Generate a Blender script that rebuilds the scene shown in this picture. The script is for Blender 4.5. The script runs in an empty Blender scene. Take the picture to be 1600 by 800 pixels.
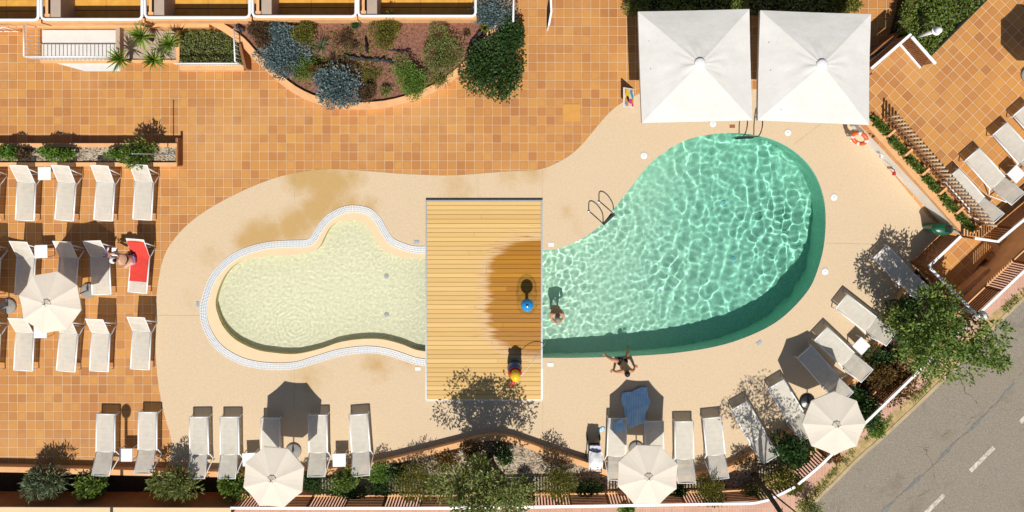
import bpy, bmesh, math, random
from mathutils import Vector, Matrix, noise
from mathutils.geometry import tessellate_polygon
R = math.radians
sc = bpy.context.scene
COL = sc.collection
S = 42.0; H = 27.0; PX0 = 800.0; PY0 = 250.0      # survey scale (px per metre at deck level), camera height, nadir

def W(px, py, z=0.0):
    """ground-survey point: where a point of height z seen at (px,py) stands"""
    k = (H - z) / H / S
    return Vector(((px - PX0) * k, (PY0 - py) * k, z))
def W2(px, py, z=0.0):
    v = W(px, py, z); return (v.x, v.y)

# ------------------------------------------------------------------ materials
class NT:
    def __init__(s, name):
        s.m = bpy.data.materials.new(name); s.m.use_nodes = True
        s.t = s.m.node_tree; s.t.nodes.clear()
        s.out = s.n('ShaderNodeOutputMaterial')
    def n(s, typ, **kw):
        nd = s.t.nodes.new(typ)
        for k, v in kw.items(): setattr(nd, k, v)
        return nd
    def l(s, a, b): s.t.links.new(a, b)
    def put(s, sock, v):
        if hasattr(v, 'is_output') or isinstance(v, bpy.types.NodeSocket): s.l(v, sock)
        elif isinstance(v, (tuple, list)): sock.default_value = tuple(v) + ((1,) if len(v) == 3 and len(sock.default_value) == 4 else ())
        else: sock.default_value = v
    def math(s, op, a, b=0.0, c=0.0, clamp=False):
        nd = s.n('ShaderNodeMath', operation=op); nd.use_clamp = clamp
        s.put(nd.inputs[0], a); s.put(nd.inputs[1], b)
        if len(nd.inputs) > 2: s.put(nd.inputs[2], c)
        return nd.outputs[0]
    def mix(s, f, a, b, blend='MIX'):
        nd = s.n('ShaderNodeMix', data_type='RGBA', blend_type=blend)
        s.put(nd.inputs[0], f); s.put(nd.inputs[6], a); s.put(nd.inputs[7], b)
        return nd.outputs[2]
    def coord(s, which='Object'): return s.n('ShaderNodeTexCoord').outputs[which]
    def noise(s, vec, scale, detail=3, rough=.55, out=0):
        nd = s.n('ShaderNodeTexNoise'); s.l(vec, nd.inputs['Vector'])
        nd.inputs['Scale'].default_value = scale; nd.inputs['Detail'].default_value = detail; nd.inputs['Roughness'].default_value = rough
        return nd.outputs[out]
    def ramp(s, f, stops, interp='LINEAR'):
        nd = s.n('ShaderNodeValToRGB'); cr = nd.color_ramp; cr.interpolation = interp
        while len(cr.elements) < len(stops): cr.elements.new(.5)
        for e, (p, c) in zip(cr.elements, stops):
            e.position = p; e.color = tuple(c) + (1,) if not isinstance(c, (int, float)) else (c, c, c, 1)
        s.put(nd.inputs[0], f); return nd.outputs[0]
    def sstep(s, v, a, b):
        nd = s.n('ShaderNodeMapRange', interpolation_type='SMOOTHSTEP')
        s.put(nd.inputs[0], v); nd.inputs[1].default_value = a; nd.inputs[2].default_value = b
        return nd.outputs[0]
    def bsdf(s, col, rough=.7, spec=.3, metal=0.0, bump=None, bdist=.01, bstr=.5):
        p = s.n('ShaderNodeBsdfPrincipled')
        s.put(p.inputs['Base Color'], col); s.put(p.inputs['Roughness'], rough)
        p.inputs['Specular IOR Level'].default_value = spec; s.put(p.inputs['Metallic'], metal)
        if bump is not None:
            b = s.n('ShaderNodeBump'); b.inputs['Strength'].default_value = bstr; b.inputs['Distance'].default_value = bdist
            s.put(b.inputs['Height'], bump); s.l(b.outputs[0], p.inputs['Normal'])
        return p.outputs[0]
    def done(s, sh): s.l(sh, s.out.inputs[0]); return s.m

def plain(name, col, rough=.6, var=.18, scale=6, spec=.3, metal=0.0, fine=60, transl=0.0):
    t = NT(name); c = t.coord()
    f = t.math('ADD', t.math('MULTIPLY', t.noise(c, scale, 4), .7), t.math('MULTIPLY', t.noise(c, fine, 2), .3))
    lo = [x * (1 - var) for x in col]; hi = [min(1, x * (1 + var)) for x in col]
    colr = t.ramp(f, [(.3, lo), (.7, hi)])
    sh = t.bsdf(colr, rough, spec, metal)
    if transl > 0:
        tr = t.n('ShaderNodeBsdfTranslucent'); t.put(tr.inputs[0], colr)
        mx = t.n('ShaderNodeMixShader'); mx.inputs[0].default_value = transl
        t.l(sh, mx.inputs[1]); t.l(tr.outputs[0], mx.inputs[2]); sh = mx.outputs[0]
    return t.done(sh)

def mesh_fabric(name, col, hole):
    t = NT(name); c = t.coord()
    f = t.noise(c, 5, 4)
    seam = t.n('ShaderNodeSeparateXYZ'); t.l(c, seam.inputs[0])
    sy = t.math('ABSOLUTE', t.math('SUBTRACT', t.math('FRACT', t.math('MULTIPLY', seam.outputs[1], 3.0)), .5))
    line = t.math('LESS_THAN', sy, .035)
    colr = t.ramp(f, [(.3, [x * .88 for x in col]), (.7, col)])
    colr = t.mix(t.math('MULTIPLY', line, .18), colr, [x * .6 for x in col])
    oi = t.n('ShaderNodeObjectInfo'); st = t.math('MULTIPLY', t.sstep(t.noise(c, 1.7, 5, .65), .48, .75), t.math('MULTIPLY', oi.outputs['Random'], .4))
    colr = t.mix(st, colr, (.36, .31, .23)); colr = t.mix(t.math('MULTIPLY', oi.outputs['Random'], .16), colr, (.46, .43, .38))
    d0 = t.bsdf(colr, .75, .2); tl = t.n('ShaderNodeBsdfTranslucent'); t.put(tl.inputs[0], colr)
    m0 = t.n('ShaderNodeMixShader'); m0.inputs[0].default_value = .2; t.l(d0, m0.inputs[1]); t.l(tl.outputs[0], m0.inputs[2]); d = m0.outputs[0]
    tp = t.n('ShaderNodeBsdfTransparent')
    mx = t.n('ShaderNodeMixShader'); mx.inputs[0].default_value = hole
    t.l(d, mx.inputs[1]); t.l(tp.outputs[0], mx.inputs[2])
    return t.done(mx.outputs[0])

def tiles(name, size, rot, cols, grout, gw=.03, ox=0, oy=0, wear=.5):
    t = NT(name); c = t.coord()
    mp = t.n('ShaderNodeMapping'); t.l(c, mp.inputs[0])
    mp.inputs['Rotation'].default_value = (0, 0, rot); mp.inputs['Scale'].default_value = (1 / size,) * 3
    mp.inputs['Location'].default_value = (ox, oy, 0)
    sp = t.n('ShaderNodeSeparateXYZ'); t.l(mp.outputs[0], sp.inputs[0])
    fx = t.math('FRACT', sp.outputs[0]); fy = t.math('FRACT', sp.outputs[1])
    ix = t.math('FLOOR', sp.outputs[0]); iy = t.math('FLOOR', sp.outputs[1])
    cb = t.n('ShaderNodeCombineXYZ'); t.l(ix, cb.inputs[0]); t.l(iy, cb.inputs[1])
    wn = t.n('ShaderNodeTexWhiteNoise', noise_dimensions='2D'); t.l(cb.outputs[0], wn.inputs['Vector'])
    big = t.noise(c, .3, 4, .6)
    rnd = t.math('ADD', t.math('MULTIPLY', wn.outputs[0], .8), t.math('MULTIPLY', big, .45))
    col = t.ramp(t.math('MULTIPLY', rnd, .8), [(i / (len(cols) - 1), q) for i, q in enumerate(cols)])
    ex = t.math('MINIMUM', fx, t.math('SUBTRACT', 1, fx)); ey = t.math('MINIMUM', fy, t.math('SUBTRACT', 1, fy))
    e = t.math('MINIMUM', ex, ey)
    # fired-clay tint: browner towards one side of each tile
    wn2 = t.n('ShaderNodeTexWhiteNoise', noise_dimensions='3D')
    cb2 = t.n('ShaderNodeCombineXYZ'); t.l(ix, cb2.inputs[0]); t.l(iy, cb2.inputs[1]); cb2.inputs[2].default_value = 7.3
    t.l(cb2.outputs[0], wn2.inputs['Vector'])
    tint = t.math('MULTIPLY', t.math('SUBTRACT', 1, t.sstep(t.math('ADD', e, t.math('MULTIPLY', t.noise(c, 9, 2), .12)), .02, .26)), t.math('MULTIPLY', wn2.outputs[0], .8))
    col = t.mix(tint, col, (.29, .115, .045))
    dirt = t.sstep(t.noise(c, 1.1, 6, .65), .5, .75)
    col = t.mix(t.math('MULTIPLY', dirt, .28), col, (.33, .17, .075))
    fade = t.sstep(t.noise(c, .22, 5, .6), .48, .68); col = t.mix(t.math('MULTIPLY', fade, .38), col, (.58, .33, .135))
    worn = t.sstep(t.noise(c, .55, 7, .7), .56, .72); col = t.mix(t.math('MULTIPLY', worn, .3), col, (.30, .15, .075))
    gm = t.math('LESS_THAN', e, gw)
    gd = t.math('MULTIPLY', gm, t.math('ADD', .45, t.math('MULTIPLY', t.noise(c, .8, 3), .75)), clamp=True)
    col = t.mix(gd, col, grout)
    sh = t.bsdf(col, t.math('ADD', .5, t.math('MULTIPLY', t.noise(c, 14, 2), .25)), .25, bump=t.math('MULTIPLY', t.math('SUBTRACT', 1, gm), 1.0), bdist=.004, bstr=.6)
    return t.done(sh)

def foliage(name, cols, transl=.35):
    t = NT(name)
    g = t.n('ShaderNodeNewGeometry')
    c = t.coord()
    f = t.math('ADD', t.math('MULTIPLY', g.outputs['Random Per Island'], .75), t.math('MULTIPLY', t.noise(c, 2.2, 2), .35))
    col = t.ramp(f, [(i / max(1, len(cols) - 1), q) for i, q in enumerate(cols)])
    d = t.bsdf(col, .55, .35)
    tr = t.n('ShaderNodeBsdfTranslucent'); t.put(tr.inputs[0], col)
    mx = t.n('ShaderNodeMixShader'); mx.inputs[0].default_value = transl
    t.l(d, mx.inputs[1]); t.l(tr.outputs[0], mx.inputs[2])
    return t.done(mx.outputs[0])

TILE_COLS = [(.31, .122, .040), (.42, .178, .053), (.48, .215, .058), (.51, .24, .062), (.58, .295, .068)]
M = {}
M['tile'] = tiles('terracotta_tile', .3333, 0, TILE_COLS, (.66, .47, .29), .027, .2, .1)
M['tile_up'] = tiles('terracotta_tile_diagonal', .3333, R(45), TILE_COLS, (.66, .47, .29), .03, .1, .3)
M['tile_land'] = tiles('terracotta_tile_landing', .36, R(45), TILE_COLS, (.62, .42, .25), .03)
M['render_orange'] = plain('orange_render', (.68, .37, .17), .85, .16, 2.5)
M['render_brown_shade'] = plain('brown_shade_render', (.27, .115, .045), .85, .2, 2.5)  # shade on orange walls put into this brown; also plain brown parts
M['render_white'] = plain('white_render', (.74, .69, .62), .85, .1, 2)
M['white_paint'] = plain('white_paint', (.72, .72, .71), .4, .06, 8, .5)
M['grate'] = plain('grate_white', (.66, .69, .71), .5, .08, 8)
M['slab'] = plain('white_slab_paint', (.60, .59, .565), .8, .08, 3)
M['white_metal'] = plain('white_metal', (.80, .81, .81), .3, .05, 8, .5)
M['grey_metal'] = plain('grey_metal', (.34, .40, .43), .35, .15, 8, .5, .3)
M['black_metal'] = plain('black_metal', (.02, .02, .022), .35, .3, 8, .5)
M['steel'] = plain('brushed_steel', (.5, .5, .5), .25, .1, 8, .5, .9)
M['base_grey'] = plain('grey_concrete_base', (.25, .24, .22), .8, .2, 6)
M['base_black'] = plain('black_plastic_base', (.012, .012, .014), .3, .3, 8, .5)
M['fabric'] = mesh_fabric('beige_mesh_fabric', (.76, .72, .625), .10)
M['canopy'] = plain('cream_canvas', (.84, .77, .66), .85, .04, 2, .1, 0, 200, .28)
def canvas_w():
    t = NT('white_canvas'); c = t.coord()
    col = t.ramp(t.noise(c, 1.3, 5, .6), [(.3, (.60, .58, .54)), (.7, (.68, .66, .625))])
    v = t.n('ShaderNodeTexVoronoi'); t.l(c, v.inputs['Vector']); v.inputs['Scale'].default_value = 2.6
    sep = t.n('ShaderNodeSeparateColor'); t.l(v.outputs['Color'], sep.inputs[0])
    sp = t.math('MULTIPLY', t.math('LESS_THAN', v.outputs[0], .055), t.math('GREATER_THAN', sep.outputs[0], .72))
    col = t.mix(t.math('MULTIPLY', sp, .8), col, (.10, .08, .06))
    col = t.mix(t.math('MULTIPLY', t.sstep(t.noise(c, 3.5, 5, .7), .55, .75), .12), col, (.36, .32, .27))
    return t.done(t.bsdf(col, .85, .1, bump=t.noise(c, 5, 4), bdist=.02, bstr=.5))
M['canopy_w'] = canvas_w()
M['wood_slat'] = plain('stained_wood', (.26, .105, .04), .6, .35, 9)
M['wood_pale'] = plain('weathered_wood', (.56, .40, .25), .75, .3, 9)
M['bark'] = plain('bark', (.085, .06, .042), .9, .35, 8)
M['mulch'] = plain('red_brown_mulch', (.20, .095, .065), .95, .65, 14, .2, 0, 45)
M['soil'] = plain('dark_soil', (.030, .024, .018), .95, .5, 14, .1, 0, 60)
M['skin_tan'] = plain('tanned_skin', (.50, .235, .125), .5, .1, 8, .4)
M['skin_light'] = plain('light_skin', (.56, .31, .20), .5, .1, 8, .4)
M['skin_dark'] = plain('deep_tan_skin', (.25, .095, .045), .5, .12, 8, .4)
M['hair_dark'] = plain('dark_hair', (.012, .009, .008), .5, .3, 30)
M['hair_grey'] = plain('grey_hair', (.24, .22, .20), .6, .25, 30)
M['cloth_navy'] = plain('navy_cloth', (.016, .018, .035), .8, .2, 8)
M['cloth_black'] = plain('black_cloth', (.012, .012, .013), .7, .3, 8)
M['cloth_red'] = plain('red_towel', (.60, .05, .035), .9, .12, 7)
M['cloth_white'] = plain('white_cloth', (.76, .76, .76), .8, .06, 8)
M['cloth_lilac'] = plain('lilac_cloth', (.50, .52, .66), .8, .12, 8)
M['buoy'] = plain('orange_buoy', (.75, .115, .02), .4, .1, 8, .5)
M['bin_green'] = plain('green_plastic', (.005, .085, .04), .35, .15, 8, .5)
M['red_plastic'] = plain('red_plastic', (.55, .025, .02), .35, .1, 8, .5)
M['yellow_plastic'] = plain('yellow_plastic', (.80, .50, .02), .35, .1, 8, .5)
M['blue_plastic'] = plain('blue_plastic', (.010, .10, .30), .3, .1, 8, .5)
M['sky_plastic'] = plain('sky_blue_plastic', (.02, .30, .66), .2, .12, 8, .6)
M['eye'] = plain('eye', (.05, .03, .02), .2, .1)
M['rock'] = plain('dark_slate_rock', (.035, .036, .042), .7, .5, 8)
M['peach'] = plain('peach_coping', (.72, .535, .335), .8, .05, 3, .2)
M['concrete'] = plain('tan_concrete', (.36, .25, .15), .9, .15, 1.5)
M['road_paint'] = plain('worn_white_road_paint', (.50, .45, .37), .85, .5, 7, .2, 0, 25)
M['cover_tile'] = plain('orange_cover', (.56, .27, .06), .7, .1, 4)
M['sealant'] = plain('grey_crack_sealant', (.17, .165, .16), .7, .35, 7)
M['drygrass'] = plain('dry_verge', (.40, .29, .135), .95, .35, 7)
M['kerb'] = plain('pale_kerb', (.42, .33, .2), .9, .2, 3)
M['partition'] = plain('beige_grey_wall', (.40, .31, .24), .85, .1, 3)

def deck_mat():
    t = NT('sand_aggregate'); c = t.coord()
    sp = t.n('ShaderNodeSeparateXYZ'); t.l(c, sp.inputs[0])
    g = t.noise(c, 34, 2, .7); g2 = t.noise(c, 13, 3, .6)
    col = t.ramp(t.math('ADD', t.math('MULTIPLY', g, .7), t.math('MULTIPLY', g2, .3)), [(.3, (.50, .375, .24)), (.5, (.585, .45, .297)), (.7, (.66, .525, .355))])
    big = t.sstep(t.noise(c, .5, 4, .6), .4, .7)
    col = t.mix(t.math('MULTIPLY', big, .22), col, (.62, .47, .31))
    # iron-yellow damp stains of their own shape
    acc = None
    for (px, py, r, a) in ((470, 278, 26, 1), (495, 280, 30, 1), (520, 288, 30, 1), (548, 275, 24, .7), (510, 305, 26, 1), (490, 332, 26, 1), (455, 355, 28, .9), (525, 325, 24, .8), (550, 318, 22, .6), (400, 372, 30, .9), (505, 318, 24, .9), (470, 345, 26, .9), (420, 366, 30, .9), (385, 378, 24, .8), (575, 322, 20, .6),
                           (715, 292, 34, .5), (830, 262, 30, .6), (795, 276, 26, .5), (885, 330, 20, .4), (480, 590, 34, .5), (590, 568, 30, .6), (640, 565, 20, .5), (330, 400, 30, .4), (300, 470, 26, .3), (905, 365, 26, .35)):
        x, y = W2(px, py)
        dx = t.math('SUBTRACT', sp.outputs[0], x); dy = t.math('SUBTRACT', sp.outputs[1], y)
        d = t.math('SQRT', t.math('ADD', t.math('MULTIPLY', dx, dx), t.math('MULTIPLY', dy, dy)))
        v = t.math('MULTIPLY', t.math('SUBTRACT', 1, t.math('DIVIDE', d, r / S * 1.6)), a, clamp=True)
        acc = v if acc is None else t.math('MAXIMUM', acc, v)
    st = t.sstep(t.math('ADD', acc, t.math('MULTIPLY', t.math('SUBTRACT', t.noise(c, 1.6, 5, .7), .5), .7)), .12, .75)
    col = t.mix(t.math('MULTIPLY', st, .75), col, t.mix(g, (.36, .20, .05), (.52, .32, .09)))
    sh = t.bsdf(col, .85, .2, bump=g, bdist=.006, bstr=.5)
    return t.done(sh)
M['deck'] = deck_mat()

def road_mat():
    t = NT('old_asphalt'); c = t.coord()
    g = t.noise(c, 22, 3, .7)
    col = t.ramp(g, [(.3, (.17, .147, .115)), (.5, (.245, .213, .170)), (.72, (.335, .295, .24))])
    big = t.noise(c, .45, 4, .6)
    col = t.mix(t.math('MULTIPLY', t.sstep(big, .35, .7), .35), col, (.25, .205, .145))
    v = t.n('ShaderNodeTexVoronoi', feature='DISTANCE_TO_EDGE'); 
    wv = t.n('ShaderNodeVectorMath', operation='ADD'); nz = t.n('ShaderNodeTexNoise'); t.l(c, nz.inputs[0]); nz.inputs['Scale'].default_value = 1.3; nz.inputs['Detail'].default_value = 5
    t.l(c, wv.inputs[0]); t.l(nz.outputs[1], wv.inputs[1]); t.l(wv.outputs[0], v.inputs['Vector']); v.inputs['Scale'].default_value = .42
    crack = t.math('MULTIPLY', t.math('LESS_THAN', v.outputs[0], .006), t.sstep(t.noise(c, .9, 3), .5, .62))
    col = t.mix(t.math('MULTIPLY', crack, .6), col, (.05, .042, .032))
    st = t.sstep(t.noise(c, 1.1, 6, .7), .55, .72); col = t.mix(t.math('MULTIPLY', st, .35), col, (.11, .092, .07))
    sp = t.sstep(t.noise(c, 7, 2, .5), .70, .74); col = t.mix(t.math('MULTIPLY', sp, .35), col, (.42, .37, .29))
    return t.done(t.bsdf(col, .9, .2, bump=g, bdist=.006, bstr=.5))
M['road'] = road_mat()
M['lens'] = plain('pool_lamp_lens', (.10, .62, .74), .3, .08)

def gravel_mat(name, cols, scale=28):
    t = NT(name); c = t.coord()
    v = t.n('ShaderNodeTexVoronoi'); t.l(c, v.inputs['Vector']); v.inputs['Scale'].default_value = scale
    sep = t.n('ShaderNodeSeparateColor'); t.l(v.outputs['Color'], sep.inputs[0])
    col = t.ramp(sep.outputs[0], [(i / (len(cols) - 1), q) for i, q in enumerate(cols)])
    return t.done(t.bsdf(col, .9, .2, bump=t.math('SUBTRACT', 1, v.outputs[0]), bdist=.03, bstr=1))
M['gravel'] = gravel_mat('pale_pebbles', [(.09, .065, .045), (.26, .20, .14), (.40, .33, .24), (.5, .43, .34)], 20)
M['bedsoil'] = gravel_mat('brown_bed_soil', [(.03, .022, .015), (.07, .05, .032), (.13, .095, .06)], 16)

def pink_mat():
    t = NT('pink_paving'); c = t.coord()
    mp = t.n('ShaderNodeMapping'); t.l(c, mp.inputs[0])
    br = t.n('ShaderNodeTexBrick'); t.l(mp.outputs[0], br.inputs[0]); mp.inputs['Rotation'].default_value = (0, 0, R(0))
    br.inputs['Color1'].default_value = (.47, .27, .195, 1); br.inputs['Color2'].default_value = (.55, .335, .25, 1); br.inputs['Mortar'].default_value = (.56, .37, .28, 1)
    br.inputs['Scale'].default_value = 1; br.inputs['Brick Width'].default_value = .1; br.inputs['Row Height'].default_value = .4; br.inputs['Mortar Size'].default_value = .012; br.offset = 0
    col = t.mix(t.math('MULTIPLY', t.sstep(t.noise(c, .9, 4), .4, .7), .35), br.outputs[0], (.42, .25, .18))
    return t.done(t.bsdf(col, .85, .2))
M['pink'] = pink_mat()

def plank_mat():
    t = NT('deck_planks'); c = t.coord()
    sp = t.n('ShaderNodeSeparateXYZ'); t.l(c, sp.inputs[0])
    g = t.n('ShaderNodeNewGeometry')
    mp = t.n('ShaderNodeMapping'); t.l(c, mp.inputs[0]); mp.inputs['Scale'].default_value = (.5, 14, 1)
    grain = t.noise(mp.outputs[0], 2.2, 4, .6)
    f = t.math('ADD', t.math('MULTIPLY', g.outputs['Random Per Island'], .5), t.math('MULTIPLY', grain, .5))
    dry = t.ramp(f, [(.1, (.55, .335, .11)), (.5, (.62, .40, .145)), (.9, (.68, .46, .185))])
    wet = t.ramp(f, [(.1, (.29, .115, .006)), (.5, (.38, .16, .008)), (.9, (.48, .23, .014))])
    x0, y0 = W2(852, 466, .1)
    row = t.math('FLOOR', t.math('MULTIPLY', sp.outputs[1], 6.0))
    wn = t.n('ShaderNodeTexWhiteNoise', noise_dimensions='1D'); t.l(row, wn.inputs['W'])
    dx = t.math('DIVIDE', t.math('SUBTRACT', sp.outputs[0], x0), 92 / S); dy = t.math('DIVIDE', t.math('SUBTRACT', sp.outputs[1], y0), 92 / S)
    d = t.math('ADD', t.math('POWER', t.math('ABSOLUTE', dx), 2.4), t.math('POWER', t.math('ABSOLUTE', dy), 3.2))
    d = t.math('ADD', d, t.math('ADD', t.math('MULTIPLY', t.math('SUBTRACT', wn.outputs[0], .5), .20), t.math('MULTIPLY', t.math('SUBTRACT', t.noise(mp.outputs[0], 1.2, 3), .5), .6)))
    # small satellite splashes
    wetm = t.math('SUBTRACT', 1, t.sstep(d, .80, 1.16))
    damp = t.math('SUBTRACT', 1, t.sstep(d, 1.05, 1.65))
    spot = t.math('MULTIPLY', t.math('SUBTRACT', 1, t.sstep(d, 1.2, 2.3)), t.math('GREATER_THAN', t.noise(mp.outputs[0], 1.9, 2), .63))
    drops = t.math('MULTIPLY', t.math('GREATER_THAN', t.noise(c, 9, 4, .75), .66), t.math('SUBTRACT', 1, t.sstep(d, .2, .9)))
    col = t.mix(t.math('MULTIPLY', damp, .6), dry, (.60, .40, .23))
    col = t.mix(t.math('MAXIMUM', wetm, t.math('MULTIPLY', spot, .8)), col, wet)
    rough = t.math('SUBTRACT', .7, t.math('MULTIPLY', wetm, .42))
    return t.done(t.bsdf(col, rough, .4, bump=t.math('ADD', grain, t.math('MULTIPLY', drops, 2.0)), bdist=.004, bstr=.6))
M['plank'] = plank_mat()

def pool_mat():
    t = NT('green_pool_mosaic'); c = t.coord()
    sp = t.n('ShaderNodeSeparateXYZ'); t.l(c, sp.inputs[0])
    v = t.n('ShaderNodeTexVoronoi', distance='CHEBYCHEV'); t.l(c, v.inputs['Vector']); v.inputs['Scale'].default_value = 16; v.inputs['Randomness'].default_value = .1
    sep = t.n('ShaderNodeSeparateColor'); t.l(v.outputs['Color'], sep.inputs[0])
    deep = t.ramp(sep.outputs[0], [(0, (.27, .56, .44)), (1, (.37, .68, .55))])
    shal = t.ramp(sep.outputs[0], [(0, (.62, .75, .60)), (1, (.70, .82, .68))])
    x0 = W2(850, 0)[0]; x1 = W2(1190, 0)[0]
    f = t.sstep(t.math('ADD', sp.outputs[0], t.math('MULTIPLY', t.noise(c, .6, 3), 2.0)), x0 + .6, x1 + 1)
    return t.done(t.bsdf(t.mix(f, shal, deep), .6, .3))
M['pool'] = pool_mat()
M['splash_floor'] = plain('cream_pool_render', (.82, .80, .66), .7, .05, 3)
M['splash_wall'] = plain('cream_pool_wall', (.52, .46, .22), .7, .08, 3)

def water_mat(name, tint, rough=0.0):
    t = NT(name)
    r = t.n('ShaderNodeBsdfRefraction'); r.inputs['IOR'].default_value = 1.33; r.inputs['Roughness'].default_value = rough; r.inputs[0].default_value = (*tint, 1)
    g = t.n('ShaderNodeBsdfGlossy'); g.inputs['Roughness'].default_value = .03
    f = t.n('ShaderNodeFresnel'); f.inputs[0].default_value = 1.33
    mx = t.n('ShaderNodeMixShader'); t.l(f.outputs[0], mx.inputs[0]); t.l(r.outputs[0], mx.inputs[1]); t.l(g.outputs[0], mx.inputs[2])
    return t.done(mx.outputs[0])
M['water'] = water_mat('pool_water', (.86, .98, .95))
M['water_shallow'] = water_mat('splash_water', (.97, .985, .92))
def jet_mat():
    t = NT('water_film')
    tp = t.n('ShaderNodeBsdfTransparent'); tp.inputs[0].default_value = (.86, .92, .96, 1)
    g = t.n('ShaderNodeBsdfGlossy'); g.inputs['Roughness'].default_value = .08
    f = t.n('ShaderNodeLayerWeight'); f.inputs[0].default_value = .5
    mx = t.n('ShaderNodeMixShader'); t.l(t.math('MULTIPLY', t.math('POWER', f.outputs[1], 3.0), .4), mx.inputs[0]); t.l(tp.outputs[0], mx.inputs[1]); t.l(g.outputs[0], mx.inputs[2])
    return t.done(mx.outputs[0])
M['jet'] = jet_mat()
def towel_mat():
    t = NT('blue_striped_towel'); c = t.coord()
    sp = t.n('ShaderNodeSeparateXYZ'); t.l(c, sp.inputs[0])
    x = t.math('ADD', sp.outputs[0], t.math('MULTIPLY', t.math('SUBTRACT', t.noise(c, 3, 2), .5), .08))
    s_ = t.math('LESS_THAN', t.math('FRACT', t.math('MULTIPLY', x, 11)), .10)
    col = t.ramp(t.noise(c, 4, 3), [(.3, (.34, .58, .80)), (.7, (.55, .77, .92))])
    return t.done(t.bsdf(t.mix(t.math('MULTIPLY', s_, .75), col, (.12, .25, .42)), .9, .1))
M['towel_blue'] = towel_mat()
def pattern_mat(name, cols, scale):
    t = NT(name); c = t.coord()
    v = t.n('ShaderNodeTexVoronoi'); t.l(c, v.inputs['Vector']); v.inputs['Scale'].default_value = scale
    sep = t.n('ShaderNodeSeparateColor'); t.l(v.outputs['Color'], sep.inputs[0])
    return t.done(t.bsdf(t.ramp(sep.outputs[0], [(i / len(cols), q) for i, q in enumerate(cols)], 'CONSTANT'), .8, .2))
M['bikini'] = pattern_mat('patterned_swimwear', [(.05, .08, .4), (.35, .3, .6), (.12, .25, .5), (.6, .55, .7)], 22)
M['floral'] = pattern_mat('pink_floral_cloth', [(.72, .55, .62), (.45, .12, .25), (.75, .7, .72), (.3, .12, .3)], 18)
M['poster'] = pattern_mat('colourful_poster', [(.70, .62, .55), (.75, .25, .02), (.65, .04, .2), (.05, .3, .5), (.75, .5, .05), (.02, .02, .03)], 6)

FOL = dict(
    olive=[(.035, .055, .012), (.115, .155, .034), (.21, .245, .06), (.37, .385, .14)],
    green=[(.024, .055, .009), (.085, .155, .022), (.165, .245, .038), (.31, .38, .09)],
    bright=[(.035, .085, .010), (.09, .19, .020), (.16, .28, .04), (.29, .40, .08)],
    dark=[(.012, .030, .009), (.028, .07, .016), (.055, .115, .025), (.11, .18, .05)],
    grey=[(.05, .07, .04), (.105, .145, .07), (.17, .22, .11), (.28, .32, .19)],
    yellow=[(.05, .055, .008), (.12, .125, .018), (.20, .195, .028), (.31, .29, .05)],
    brown=[(.03, .020, .011), (.08, .048, .024), (.15, .09, .042), (.20, .15, .07)],
    rust=[(.04, .032, .010), (.12, .08, .022), (.24, .11, .025), (.17, .16, .045)],
    blue=[(.05, .085, .085), (.11, .175, .175), (.19, .27, .27), (.32, .41, .40)],
    yucca=[(.05, .11, .012), (.13, .23, .022), (.24, .35, .04), (.42, .44, .12)],
    hedge=[(.035, .06, .008), (.10, .155, .022), (.18, .245, .036), (.28, .34, .075)],
)
for k, v in FOL.items(): M['f_' + k] = foliage('foliage_' + k, v)

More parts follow.
